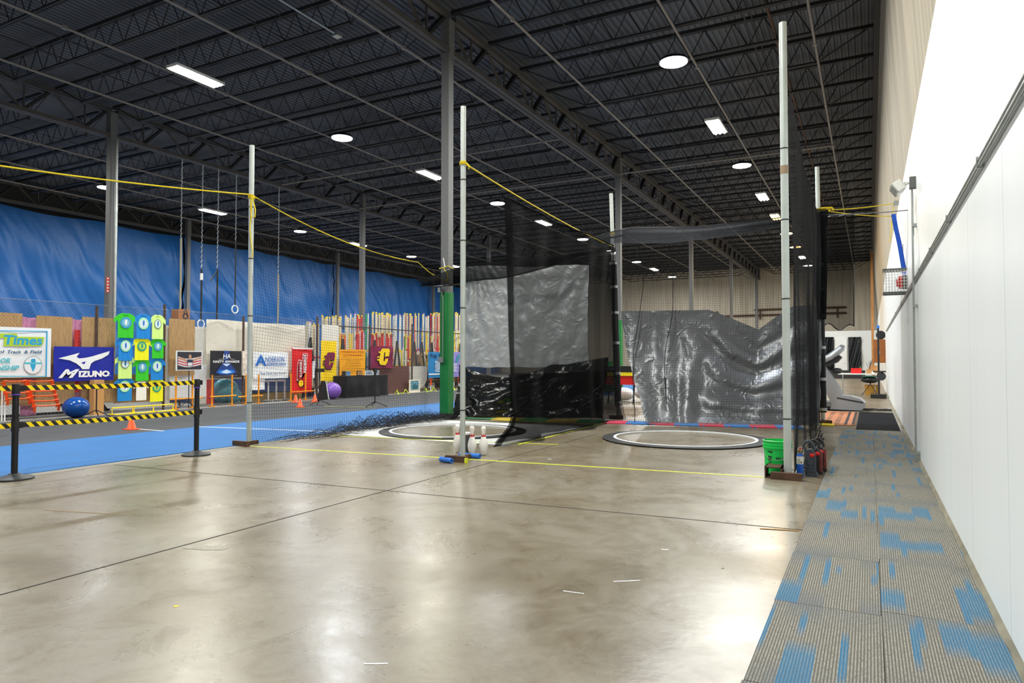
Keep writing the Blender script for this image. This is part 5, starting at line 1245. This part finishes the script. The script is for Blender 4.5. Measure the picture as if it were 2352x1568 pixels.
# yellow text poster
t, P, poly, W, H = rect_thing('paper_poster', 780, 802, 839, 872, FX+.06, mat('orange_yellow_paper', 'f6a80c', .7), 'orange-yellow hand-lettered poster above the black table', 'poster', 'sheet', ripple=.008, seed=8)
rr = random.Random(6); ink = mat('brown_ink', '7a4a12', .7)
for k, (v, u0, u1) in enumerate([(.93, .06, .94), (.82, .12, .85), (.68, .05, .92), (.60, .25, .75), (.52, .2, .8), (.44, .12, .82), (.35, .06, .92), (.27, .1, .85)]):
    bb = MB(); u = u0; h = .045 if k < 2 else .022
    while u < u1:
        w = rr.uniform(.015, .05); z0 = v-h/2+rr.uniform(-.006, .006)
        bb.prism([(u*W, z0*H), ((u+w*.5)*W, (z0+.01)*H), ((u+w)*W, z0*H), ((u+w*.9)*W, (z0+h)*H), ((u+w*.4)*W, (z0+h*.7)*H), (u*W+.002, (z0+h)*H)], lambda a, c, d: tuple(Vector(P(0, 0)(a, c, d))), .001); u += w+rr.uniform(.006, .018)
    bb.build('handwritten_line', mat('orange_ink', 'b5520c', .7) if k < 2 else ink, t)
# maroon flag
t, P, poly, W, H = rect_thing('banner', 851, 794, 903, 846, FX+.07, M_maroon, 'maroon square flag with a yellow block letter C', 'banner', ripple=.03, seed=9)
clogo(poly, .25, .14, .82, .90, M_gold, MC['print_black'])
# brown board, cream rounded board
rect_thing('maroon_board', 868, 841, 940, 910, FX+.02, M_ply3, 'maroon brown board leaning on the fence right of the black table', 'board', 'sheet', th=.02)
A = on_x(940, 841, FX-.08); Bz = on_x(940, 897, FX-.08).z; Yb = on_x(980, 841, FX-.08).y
b = MB(); pts = [(A.y, A.z), (Yb, A.z), (Yb, lerp(A.z, Bz, .45))]+[(lerp(A.y, Yb, .30+.70*math.cos(k*PI/16)), lerp(A.z, Bz, .45+.55*math.sin(k*PI/16))) for k in range(1, 9)]+[(A.y, Bz)]
b.prism(pts[::-1], lambda u, v, d: (FX-.08+d, u, v), .02); tag(b.build('cream_board', M_ply2), 'cream board with one rounded corner behind the fence', 'board')
# leaning art poster
t, P, poly, W, H = rect_thing('art_poster', 940, 872, 965, 903, FX+.25, mat('cream_paper', 'efe6d2', .6), 'white poster with blue and green painting leaning at the fence', 'poster', 'board', th=.02)
poly('painting', [(.14, .25), (.86, .25), (.86, .92), (.14, .92)], mat('painting_blue', '5f98ab', .6, var=.6, vscale=14)); poly('painting_dark', [(.3, .3), (.7, .28), (.8, .5), (.5, .7), (.25, .55)], mat('painting_teal', '2d6a78', .6, var=.5, vscale=20), .002)
# blue and purple banner on orange legs
t, P, poly, W, H = rect_thing('banner', 984, 808, 1030, 868, FX+.25, mat('azure_vinyl', '1583c4', .5, var=.15), 'blue banner reading Top Times partly behind the green column', 'banner', ripple=.012, seed=12)
text_part('Top Times', 'lettering', mat('print_navy2', '0d2f55', .5), t, P(.52, .84), w=.92*W, h=.17*H, bold=.04, shear=.1)
for k in range(8): poly('white_text_line', [(.3+.02*(k % 3), .62-.055*k), (.95, .62-.055*k), (.95, .645-.055*k), (.3+.02*(k % 3), .645-.055*k)], wprint)
poly('white_hem', [(0, .12), (1, .12), (1, .17), (0, .17)], wprint)
for f in (.12, .72):
    yy = on_x(984, 808, FX+.2).y+f*W; b = MB(); b.tube([(FX+.2, yy, .25), (FX+.2, yy, .95)], .035, 8); b.build('orange_leg', M_orange, t); b = MB(); b.tube([(FX+.2, yy, 0), (FX+.2, yy, .26)], .02, 8); b.build('white_foot', M_white, t)
t, P, poly, W, H = rect_thing('banner', 1031, 808, 1062, 866, FX+.25, mat('lilac_vinyl', '8f86cf', .5, var=.15), 'purple banner between the green column and the silver tarpaulin', 'banner', ripple=.012, seed=13)
poly('leaf_print', [(.45, .60), (.60, .85), (.80, .92), (.75, .75), (.55, .55)], mat('leaf_teal', '2f8f9c', .5))
for k in range(7): poly('white_text_line', [(.1, .52-.05*k), (.6-.05*(k % 3), .52-.05*k), (.6-.05*(k % 3), .54-.05*k), (.1, .54-.05*k)], wprint)
for f in (.1, .9):
    yy = on_x(1026, 808, FX+.2).y+f*W; b = MB(); b.tube([(FX+.2, yy, .02), (FX+.2, yy, .95)], .035, 8); b.build('orange_leg', M_orange, t)

# black clothed table with frames
tx0, tx1, ty0, ty1, tz = FX+.08, FX+.62, 17.25, 19.35, .72
t = thing('display_table', 'long table under a black cloth against the fence', 'table', (FX+.35, 18.3, 0))
b = MB(); b.b2((tx0, ty0, tz-.03), (tx1, ty1, tz)); b.build('table_top', M_white, t)
for x in (tx0+.05, tx1-.05):
    for y in (ty0+.06, ty1-.06):
        b = MB(); b.tube([(x, y, 0), (x, y, tz-.03)], .015, 6); b.build('leg', M_galv, t)
b = MB()
def cl(u, v):
    L = 2*(tx1-tx0+ty1-ty0+.06); s = u
    c_ = [Vector((tx0-.02, ty0-.02, 0)), Vector((tx1+.02, ty0-.02, 0)), Vector((tx1+.02, ty1+.02, 0)), Vector((tx0-.02, ty1+.02, 0))]
    k = s*3; i = min(2, int(k)); p = c_[i].lerp(c_[i+1], k-i); out = (p-Vector(((tx0+tx1)/2, (ty0+ty1)/2, 0))).normalized()
    d = (.02+.05*math.sin(s*70)*.5+.06*nz(s*14, v*1.5))*v; return (p.x+max(d, -.005), p.y+out.y*d*.5, lerp(tz+.008, .03, v))
b.grid(cl, 120, 12); b.b2((tx0-.02, ty0-.02, tz+.003), (tx1+.02, ty1+.02, tz+.01)); tag(b.build('table_cloth', mat('black_cloth', '15161a', .8), smooth=True), 'black cloth draped over the display table', 'tablecloth')
def frame(px0, px1, py0, m1, m2, lab, X=FX+.42):
    a = on_x(px0, py0, X); c = on_x(px1, py0, X); w = c.y-a.y; h = max(.16, a.z-(tz+.012)); t = thing('picture_frame', lab, 'picture frame', (X, (a.y+c.y)/2, tz+.012))
    z0 = tz+.012; f = .02
    b = MB(); b.b2((X-.02, a.y, z0), (X, c.y, z0+h)); b.build('frame', m1, t); b = MB(); b.b2((X, a.y+f, z0+f), (X+.004, c.y-f, z0+h-f)); b.build('picture', m2, t)
    b = MB(); b.bar((X-.02, (a.y+c.y)/2, z0+h*.7), (X-.12, (a.y+c.y)/2, z0+.004), .03, .006); b.build('easel_back', M_black, t)
pm = mat('photo_mix', '8a9bb0', .5, var=.8, vscale=18); pm2 = mat('photo_warm', 'b8895a', .5, var=.8, vscale=22)
frame(786, 794, 857, mat('wood_frame', '4b2f1a', .5), M_black, 'dark wooden frame seen edge-on at the table left end'); frame(795, 805, 855, M_galv, mat('photo_blue', '5f93c9', .5, var=.5, vscale=12), 'small silver picture frame with a blue photograph')
frame(820, 832, 856, M_black, pm2, 'black picture frame with a warm photograph in the middle'); frame(839, 856, 855, M_white, pm, 'white double picture frame, left of the two white ones'); frame(857, 871, 855, M_white, pm, 'white picture frame at the right end of the table')
# stands
def tripod(px, py, ztop, lab, cat, head):
    p = on_floor(px, py, .008); t = thing('tripod_stand', lab, cat, (p.x, p.y, .008))
    b = MB(); b.tube([(p.x, p.y, .1), (p.x, p.y, ztop)], .014, 8); b.build('pole', M_black, t)
    for a in (.4, 2.5, 4.6):
        b = MB(); b.tube([(p.x, p.y, .16), (p.x+.33*math.cos(a), p.y+.33*math.sin(a), .018)], .011, 6); b.build('leg', M_black, t)
    b = MB()
    if head == 'n': b.tube([(p.x, p.y, ztop), (p.x, p.y, ztop+.03)], .02, 8)
    elif head == 'bar': b.b2((p.x-.05, p.y-.11, ztop-.01), (p.x+.05, p.y+.15, ztop+.09))
    else: b.b2((p.x-.03, p.y-.05, ztop-.01), (p.x+.03, p.y+.05, ztop+.10)); b.b2((p.x-.02, p.y-.02, ztop-.12), (p.x+.02, p.y+.02, ztop))
    b.build('head', M_blackgloss, t); return t
tripod(733, 930, .93, 'black tripod with a flat box head left of the purple ball', 'tripod', 'bar'); tripod(861, 934, .95, 'thin black tripod standing in front of the black table', 'tripod', 's')
tripod(221, 957, .70, 'thin black tripod stand right of the blue exercise ball', 'tripod', 'n')
p = on_floor(221, 955); t = thing('cardboard_tube_box', 'tall tan cardboard carton standing behind the thin tripod', 'box', (FX+.1, p.y, 0)); ya, yb = on_x(210, 900, FX+.12).y, on_x(233, 900, FX+.12).y
b = MB(); b.b2((FX+.04, ya, .004), (FX+.22, yb, .80)); b.build('carton', mat('cardboard', 'c9955c', .8), t); b = MB(); b.b2((FX+.22, ya+.08, .6), (FX+.224, yb-.08, .75)); b.build('label', mat('tan_label', 'b98d5f', .8), t)
# balls
def ball(p, r, sq, m, lab, nm='exercise_ball'):
    t = thing(nm, lab, 'exercise ball', tuple(p)); b = MB(); b.sphere(Vector(p)+Vector((0, 0, r*sq)), r, 40, 24, (1, 1, sq)); b.build('ball', m, t, smooth=True)
    b = MB(); b.sphere(Vector(p)+Vector((r*.80, -r*.2, r*sq*1.55)), .02, 8, 6); b.build('valve', M_white, t)
ball((-15.2, on_x(175, 930, -15.2).y, .012), .26, .86, mat('blue_ball', '064a9c', .2), 'shiny blue exercise ball in front of the blue banner'); ball((-15.25, on_x(764, 900, -15.25).y, .012), .27, .98, mat('purple_ball', '8a5fc4', .35), 'purple exercise ball beside the black clothed table')
ball((FX-.75, on_x(517, 900, FX-.75).y, .016), .37, .95, mat('teal_ball', '4f98aa', .45), 'large teal exercise ball behind the fence'); ball((FX-.45, on_x(530, 900, FX-.4).y+.15, .016), .22, .95, MC['teal_ball'], 'smaller teal exercise ball behind the fence mesh')
# A-frame sign
t = thing('folding_sign', 'black folding sign with white edges beside the purple ball', 'sign', (-15.25, 15.9, 0)); yc = on_x(739, 900, -15.3).y
for s in (-1, 1):
    b = MB(); b.prism([(yc+s*.02, .60), (yc+s*.17, .01), (yc+s*.20, .01), (yc+s*.05, .60)], lambda u, v, d: (-15.3+d, u, v), .14); b.build('white_edge' if s > 0 else 'panel', M_white if s > 0 else M_black, t)
b = MB(); b.prism([(yc-.03, .60), (yc+.03, .60), (yc+.15, .02), (yc-.15, .02)], lambda u, v, d: (-15.28+d, u, v), .10); b.build('dark_side', M_black, t)
# cones
def cone_proto():
    t = thing('training_cone', 'x', 'cone', (0, 0, 0), 'orange training cones'); b = MB(); b.lathe([(.088, .012), (.075, .02), (.022, .228), (.018, .23), (.001, .229)], n=20); b.build('cone', M_orange, t, smooth=True)
    b = MB(); b.b2((-.105, -.105, 0), (.105, .105, .014)); b.build('foot', M_orange, t); return t
cn = cone_proto()
for i, (px, py, lab) in enumerate(((302, 986, 'lone orange cone on the grey track beside a white line'), (679, 924, 'orange cone under the red banner, left of the pair'), (689, 935, 'orange cone under the red banner, right and nearer'), (723, 923, 'red-orange cone beside the black tripod'))):
    p = on_floor(px, py, .009)
    if i == 0: cn.location = p; cn['label'] = lab
    else: place_copy(cn, p, .3*i, lab)
# amber uprights with crossbars
for i, (x0, x1, b0, b1, pa, pb, pt, pbt, lab) in enumerate(((389, 463, 917, 913, 404, 442, 862, 937, 'amber hurdle stand below the white sheet'), (482, 541, 911, 908, 487, 533, 861, 931, 'amber hurdle stand below the black banner'),
                                                         (546, 602, 911, 911, 565, 594, 860, 924, 'amber hurdle stand below the lettered white banner'), (667, 721, 900, 898, 668, 702, 856, 918, 'amber hurdle stand in front of the red banner'))):
    X = FX+.22; ya, yb = on_x(pa, 900, X).y, on_x(pb, 900, X).y; t = thing('hurdle_stand', lab, 'hurdle', (X, (ya+yb)/2, 0), 'amber hurdle stands')
    zt = on_x(pa, pt, X).z
    for y in (ya, yb):
        b = MB(); b.tube([(X, y, .008), (X, y, zt)], .022, 8); b.b2((X-.12, y-.025, .008), (X+.12, y+.025, .03)); b.build('upright', M_amber, t)
    zc = on_x(x0, b0, X).z; b = MB(); b.tube([(X+.03, on_x(x0, 900, X).y, zc), (X+.03, on_x(x1, 900, X).y, zc+.0)], .018, 8); b.build('crossbar', M_amber, t)
# yellow mini hurdles
def minih(x, y, lab, m, w, h, grp, name='mini_hurdle'):
    t = thing(name, lab, 'mini hurdle', (x, y, .009), grp); b = MB()
    b.tube([(x, y-w/2, .02), (x, y-w/2, .009+h), (x, y+w/2, .009+h), (x, y+w/2, .02)], .014, 8); b.build('frame', m, t)
    for s in (-1, 1):
        b = MB(); b.tube([(x-.12, y+s*w/2, .022), (x+.12, y+s*w/2, .022)], .014, 6); b.build('foot', m, t)
for i, (px, py, lab) in enumerate(((283, 950, 'yellow mini hurdle nearest, on the rubber edge below the shirts'), (329, 945, 'yellow mini hurdle in the middle of three below the shirts'), (375, 941, 'yellow mini hurdle rightmost of three below the shirts'))):
    p = on_floor(px, py); minih(-15.2, on_x(px, py, -15.2).y, lab, M_yellow, .52, .16, 'yellow mini hurdles below the shirts')
b = MB(); b.b2((-15.32, on_x(256, 950, -15.3).y, .009), (-15.1, on_x(392, 950, -15.3).y, .02)); tag(b.build('yellow_base_strip', M_yellow), 'long flat yellow strip under the three mini hurdles', 'strip')
def limeh(px, lab):
    X = -15.0; y = on_x(px, 903, X).y; t = thing('lime_hurdle', lab, 'mini hurdle', (X, y, .009), 'bent lime hurdles'); b = MB(); w = .26
    b.tube([(X+.12, y-w-.04, .02), (X+.02, y-w, .18), (X, y-w+.03, .19), (X, y-w+.07, .06), (X, y+w-.07, .06), (X, y+w-.03, .18), (X+.02, y+w, .19), (X+.12, y+w+.05, .02)], .014, 8); b.build('bent_tube', M_lime, t, smooth=True)
    for s in (-1, 1):
        b = MB(); b.tube([(X-.1, y+s*w, .02), (X+.02, y+s*w, .18)], .012, 6); b.build('back_leg', M_lime, t)
limeh(921, 'bent lime tube hurdle in front of the maroon board'); limeh(986, 'bent lime tube hurdle left of the green column'); limeh(1048, 'bent lime tube hurdle between green column and black tarpaulin')
# orange stacked hurdles
def ostack(x0, x1, y0, y1, n, lab, side):
    X = FX+.25; ya, yb = on_x(x0, 900, X).y, on_x(x1, 900, X).y; za, zb = on_x(x0, y0, X).z, on_x(x0, y1, X).z
    for k in range(n):
        z = lerp(za, max(.12, zb), k/(n-1)); dx = .05*k; t = thing('orange_hurdle', '%s orange hurdle in the leaning stack %s' % (['topmost', 'second', 'third', 'fourth', 'fifth', 'sixth', 'lowest'][k if k < n-1 else 6], side), 'hurdle', (X, (ya+yb)/2, z), 'orange hurdles stacked '+side)
        b = MB(); b.tube([(X+dx-.12, ya, z-.06), (X+dx, ya+.0, z), (X+dx, ya+.10, z-.02), (X+dx, yb-.10, z-.02), (X+dx, yb, z), (X+dx-.12, yb, z-.06)], .014, 8); b.build('bar', M_orange, t, smooth=True)
        for y in (ya, yb):
            b = MB(); b.bar((X+dx, y, z), (X+dx-.03, y, max(.01, z-.14)), .04, .025); b.build('side', M_orange, t)
ostack(66, 121, 874, 930, 6, '', 'under the white banner'); ostack(10, 60, 874, 914, 4, '', 'at the left frame edge')
b = MB(); X = FX+.2
for px in (5, 12): y = on_x(px, 900, X).y; b.tube([(X, y, .01), (X, y, .7)], .015, 6)
b.tube([(X, on_x(5, 900, X).y, .7), (X, on_x(12, 900, X).y, .7)], .015, 6); tag(b.build('white_tube_frame', M_white), 'white tube frame behind the left belt stanchion', 'frame')
# white pipe hurdles behind fence
X = FX-.35; t = thing('white_pipe_hurdle', 'white pipe hurdle behind the fence below the lettered banner', 'hurdle', (X, on_x(625, 900, X).y, 0))
b = MB(); ya, yb = on_x(597, 900, X).y, on_x(655, 900, X).y; b.tube([(X, ya, .62), (X, yb, .62)], .03, 8); b.build('top_bar', M_white, t, smooth=True)
for f in (.32, .64, .98):
    y = lerp(ya, yb, f); b = MB(); b.tube([(X, y, .03), (X, y, .62)], .026, 8); b.tube([(X-.2, y, .03), (X+.2, y, .03)], .026, 8); b.build('leg', M_white, t)
# landing mats behind fence
t = thing('landing_mat', 'thick navy landing mat behind the fence', 'mat', (FX-1.8, 13, 0)); b = MB(); b.b2((FX-3.2, on_x(466, 900, FX-1.2).y, .01), (FX-1.2, on_x(722, 900, FX-1.2).y, .86)); b.build('foam_block', mat('navy_mat', '243a66', .7), t)
b = MB(); b.b2((FX-3.2, on_x(466, 900, FX-1.2).y, .86), (FX-1.18, on_x(560, 900, FX-1.2).y, .93)); b.build('white_cover', M_whitecl, t)
sbox('rolled_turf', (FX-.9, 14.3, .01), (FX-.5, 16.4, .25), mat('yellow_turf', 'a98d4c', .9, var=.3), 'tan rolled mat lying behind the fence', 'mat')
rect_thing('red_sheet', 474, 857, 492, 928, FX-.5, MC['bright_red_plastic'], 'red sheet behind the fence left of the black banner', 'sheet', 'sheet')
t = thing('shelf_unit', 'brown wooden shelf behind the fence under the blue banner', 'shelf', (FX-.6, 23, 0)); y0, y1 = on_x(968, 900, FX-.5).y, on_x(1062, 900, FX-.5).y
for z in (.05, .40, .72, 1.45):
    b = MB(); b.b2((FX-.9, y0, z), (FX-.5, y1, z+.03)); b.build('shelf_board', mat('brown_wood', '8a6a4a', .7, var=.2), t)
for y in (y0, y1, (y0+y1)/2):
    b = MB(); b.b2((FX-.9, y-.02, .01), (FX-.5, y+.02, 1.45)); b.build('shelf_side', MC['brown_wood'], t)
# dark exercise frames behind fence on the left
for i, (px, lab) in enumerate(((20, 'dark steel bench frame behind the fence at the left edge'), (110, 'dark steel bench frame behind the orange hurdle stack'), (205, 'dark steel bench frame behind the blue exercise ball'))):
    X = FX-.8; y = on_x(px, 900, X).y; t = thing('bench_frame', lab, 'bench', (X, y, 0)); b = MB(); b.bar((X, y-.5, .5), (X, y+.5, .5), .3, .06); b.build('pad', M_black, t); b = MB(); b.bar((X, y-.45, .0), (X, y-.1, .5), .05, .05); b.bar((X, y+.45, .0), (X, y+.1, .5), .05, .05); b.bar((X, y-.5, .04), (X, y+.5, .04), .05, .05); b.build('frame', M_steel, t)
# wooden loudspeaker
X = FX-.9; a, c = on_x(410, 709, X), on_x(436, 733, X)
t = thing('loudspeaker', 'wooden loudspeaker box raised above the boards behind the fence', 'loudspeaker', (X, (a.y+c.y)/2, c.z))
b = MB(); b.b2((X-.3, a.y, c.z), (X, c.y, a.z)); b.build('cabinet', mat('varnished_wood', '9c6236', .5, var=.15), t)
for z, r_ in ((.30, .09), (.72, .06)):
    b = MB(); b.lathe([(r_, 0), (r_*.9, .008), (r_*.3, -.01), (.001, -.008)], (0, 0, 0), 20, 'x', False); b.v = [(x+X+.004, y+(a.y+c.y)/2+.04, zz+lerp(c.z, a.z, z)) for x, y, zz in b.v]; b.build('driver', M_black, t)
b = MB(); b.tube([(X-.15, (a.y+c.y)/2, 0), (X-.15, (a.y+c.y)/2, c.z)], .03, 8); b.build('stand_pole', M_black, t)

# climbing ropes hung from the middle girder
for i, (px, yt, yk, yb, kind, lab) in enumerate(((418, 392, 548, 735, 'tan', 'pale climbing rope on a chain, leftmost of five'), (466, 380, 620, 752, 'ring', 'black rope on a chain with a ring, second of five'), (502, 390, 620, 738, 'black', 'black climbing rope on a chain, third of five'),
                                             (543, 402, 555, 718, 'whitering', 'black rope with white ring, fourth of five'), (641, 430, 630, 742, 'tan', 'pale rope on a cable, rightmost of five'))):
    P_ = on_x(px, yt, XB); y = P_.y; zt = 7.95; zk = on_x(px, yk, XB).z; zb = on_x(px, yb, XB).z
    t = thing('climbing_rope', lab, 'rope', (XB, y, zb), 'ropes hung from the middle girder')
    b = MB(); z = zk; k = 0
    while z < zt:
        s = .035; q = (XB+(s if k % 2 else -s)*.5, y+(s if k % 2 else -s)*.5); b.tube([(XB-.016, y-.016*(1 if k % 2 else -1), z), (XB+.016, y+.016*(1 if k % 2 else -1), min(zt, z+.09))], .013, 4); z += .085; k += 1
    b.build('chain', M_galv, t)
    m_ = mat('tan_rope', 'a79f88', .8) if kind == 'tan' else M_black
    b = MB(); b.tube([(XB, y, zk+.02), (XB+.01, y, (zk+zb)/2), (XB, y, zb+(.25 if 'ring' in kind else 0))], .030 if kind != 'whitering' else .022, 8); b.build('rope', m_, t, smooth=True)
    if 'ring' in kind:
        b = MB(); pts = [Vector((XB, y+.13*math.cos(2*PI*k/20), zb+.12+.14*math.sin(2*PI*k/20))) for k in range(20)]; b.tube(pts, .022, 8, closed=True); b.build('ring', M_white, t, smooth=True)
    if kind == 'ring': b = MB(); b.tube([(XB, y, zk-.35), (XB, y, zk-.12)], .05, 8); b.build('white_sleeve', M_white, t)
    if kind == 'black': b = MB(); b.bar((XB, y, zk-.02), (XB, y-.28, zk-.42), .03, .03); b.build('strap', M_black, t)

# rack of poles behind the fence
rr = random.Random(21)
ivory = mat('ivory_pole', 'd2c4a6', .6, var=.15, vscale=6); wp = mat('white_pole', 'd9d9d4', .5); yt_ = mat('yellow_tape', 'f0d21c', .5); rt = mat('red_tape', 'd4262c', .5); gt_ = mat('green_tape', '24a04c', .5); pt_ = mat('pink_tape', 'b98cc0', .6)
def stick(kind, z0, z1):
    t = thing('vault_pole', 'x', 'pole', (0, 0, 0)); m, tipm, bandm = {'ivory': (ivory, yt_, rt), 'white': (wp, pt_, yt_), 'red': (rt, yt_, wp), 'green': (gt_, gt_, wp), 'yellow': (yt_, yt_, M_black), 'orange': (M_orange, yt_, wp)}[kind]
    b = MB(); b.tube([(0, 0, z0), (0, 0, z1)], .027, 6); b.build('shaft', m, t)
    b = MB(); b.tube([(0, 0, z1-.012), (0, 0, z1+.004)], .030, 6); b.build('tip', tipm, t)
    b = MB(); b.tube([(0, 0, lerp(z0, z1, .45)), (0, 0, lerp(z0, z1, .45)+.035)], .030, 6); b.build('grip_tape', bandm, t); return t
pk = {}
XP_ = FX-1.3
def cluster(x0, x1, py, kinds, n, lab, X=XP_, base=.35, jit=.08):
    ya, yb = on_x(x0, 780, X).y, on_x(x1, 780, X).y; zt = on_x((x0+x1)/2, py, X).z
    for k in range(n):
        kd = kinds[k % len(kinds)]; y = lerp(ya, yb, (k+.5)/n)+rr.uniform(-.02, .02)
        if kd not in pk: o = pk[kd] = stick(kd, 0, 1.0); first = True
        else: o = copy_tree(pk[kd])
        h = zt-base+rr.uniform(-jit, jit); o.location = (X+rr.uniform(-.12, .12), y, base); o.scale = (1, 1, h); o.rotation_euler = (rr.uniform(-.02, .02), 0, 0)
        tag(o, lab, 'pole', lab.split(',')[0])
cluster(703, 730, 742, ['ivory', 'white'], 12, 'ivory vault poles behind the fence, left of the yellow banner')
cluster(735, 782, 729, ['ivory'], 16, 'ivory vault poles behind the fence, above the yellow banner')
cluster(782, 800, 728, ['ivory', 'white'], 6, 'ivory and white poles, above the orange-yellow poster')
cluster(800, 812, 724, ['white'], 2, 'white poles, above the right of the orange-yellow poster')
cluster(815, 832, 726, ['ivory', 'red', 'ivory'], 8, 'ivory and red poles, left of the middle grey column'); cluster(834, 840, 720, ['green', 'white'], 2, 'green and white poles, beside the middle grey column')
cluster(853, 902, 722, ['ivory'], 26, 'ivory vault poles packed above the maroon flag'); cluster(903, 912, 725, ['white'], 3, 'white poles, right of the maroon flag')
cluster(914, 928, 725, ['white'], 4, 'thin white poles, left of the second ivory bundle'); cluster(930, 957, 722, ['ivory', 'ivory', 'orange', 'ivory'], 14, 'ivory and orange poles, second bundle right of the maroon flag')
cluster(966, 978, 724, ['white', 'ivory'], 4, 'white poles, left of the blue banner'); cluster(978, 988, 727, ['white'], 4, 'thin white poles, directly left of the blue banner')
cluster(989, 1014, 721, ['ivory', 'red', 'ivory'], 13, 'ivory poles, bundle beside the green column'); cluster(1041, 1056, 720, ['ivory'], 8, 'ivory poles, right of the green column')
X2 = FX-.75
cluster(853, 903, 768, ['red', 'red', 'ivory'], 24, 'short red poles, behind the maroon flag', X2, .4, .12); cluster(930, 944, 772, ['red', 'yellow'], 8, 'short red and yellow poles, behind the dark fence post', X2, .4, .1)
cluster(816, 832, 762, ['red', 'white'], 7, 'short red poles, left of the middle grey column', X2, .4, .1); cluster(785, 795, 768, ['yellow', 'orange'], 4, 'short yellow poles, above the orange-yellow poster', X2, .5, .05); cluster(801, 806, 765, ['yellow'], 2, 'two short yellow poles, above the poster', X2, .5, .05)
cluster(912, 929, 800, ['white', 'yellow', 'white'], 8, 'short white poles, between flag and dark post', X2, .4, .1); cluster(925, 928, 775, ['green'], 1, 'single bright green pole right of the maroon flag', X2, .4, 0)
cluster(970, 978, 762, ['yellow'], 3, 'short yellow poles, left of the blue banner', X2, .5, .05); cluster(988, 1014, 775, ['white', 'yellow', 'red'], 10, 'short mixed poles, behind the blue banner', X2, .4, .12)
cluster(1041, 1056, 758, ['white', 'yellow'], 5, 'short white poles, right of the green column', X2, .4, .1)
t = thing('pole_rack', 'dark steel A-frame rack holding the poles behind the fence', 'rack', (XP_, 21, 0))
for z in (.33, on_x(900, 757, X2).z, 1.0):
    b = MB(); b.b2((XP_-.2, on_x(735, 800, XP_).y, z-.02), (XP_-.16, on_x(1060, 800, XP_).y, z+.02)); b.b2((X2+.10, on_x(770, 800, X2).y, z-.02), (X2+.14, on_x(1060, 800, X2).y, z+.02)); b.build('rail', M_steel, t)
b = MB(); b.b2((XP_-.2, on_x(700, 800, XP_).y, .29), (X2+.16, on_x(1060, 800, XP_).y, .34)); b.build('bottom_tray', MC['brown_wood'], t)
for px in (705, 780, 853, 905, 945, 962, 985, 1050):
    y = on_x(px, 780, X2).y; b = MB(); b.bar((X2+.15, y-.35, 0), (X2+.15, y, 2.0), .06, .05); b.bar((X2+.15, y+.35, 0), (X2+.15, y, 2.0), .06, .05); b.build('a_frame_leg', M_steel, t)
rect_thing('lilac_sheet', 783, 764, 840, 902, FX-1.7, mat('lilac_cloth', 'c3a5c9', .8, var=.2, vscale=10), 'lilac cloth behind the poles above the orange-yellow poster', 'fabric', ripple=.03)
rect_thing('white_box_stack', 905, 806, 1010, 895, FX-1.9, M_ply2, 'pale boxes on the shelf behind the short poles', 'box', 'sheet', th=.3)
sbox('green_machine', (-9.6, 25.2, 0), (-8.9, 25.9, 1.2), M_green, 'green painted machine base behind the second column', 'machine')

# small litter on the concrete
def scrap(px, py, w, l, a, m, lab, cat='scrap'):
    p = on_floor(px, py); b = MB(); b.prism([(-l/2, -w/2), (l*.1, -w*.6), (l/2, -w*.3), (l*.45, w/2), (-l*.1, w*.35), (-l/2, w*.5)], lambda u, v, d: (u, v, d), .0004)
    o = b.build('floor_scrap', m); o.location = (p.x, p.y, .001); o.rotation_euler = (0, 0, a); tag(o, lab, cat)
scrap(1441, 1334, .012, .16, .6, M_whitecl, 'thin white tape strip on the concrete before the right circle'); scrap(1318, 1360, .010, .12, .1, M_whitecl, 'faint white strip on the concrete, left of the thin tape')
scrap(405, 1392, .02, .025, .3, M_yellow, 'tiny yellow bit on the concrete at the front left'); scrap(1660, 1305, .012, .02, 1.2, M_black, 'tiny black speck on the concrete near the carpet')
scrap(1528, 1262, .02, .05, .4, M_ply2, 'pale chip on the concrete between right circle and carpet'); scrap(1262, 1054, .02, .06, .1, M_whitecl, 'tiny white chip near the yellow tape right of the pins')
scrap(475, 1257, .10, .30, .3, mat('pale_scuff', '9c978b', .6, var=.2, vscale=20), 'pale worn patch on the concrete left of the long joint', 'stain')
scrap(205, 1177, .03, .9, .25, mat('rust_scuff', '7d6a48', .6, var=.2, vscale=12), 'long brown scuff on the concrete below the left stanchion', 'stain'); scrap(864, 1524, .012, .10, .5, M_whitecl, 'thin white strip on the concrete at the bottom centre')
# ---------------------------------------------------------------- tidy
for o in bpy.data.objects:
    if '_o' in o: del o['_o']
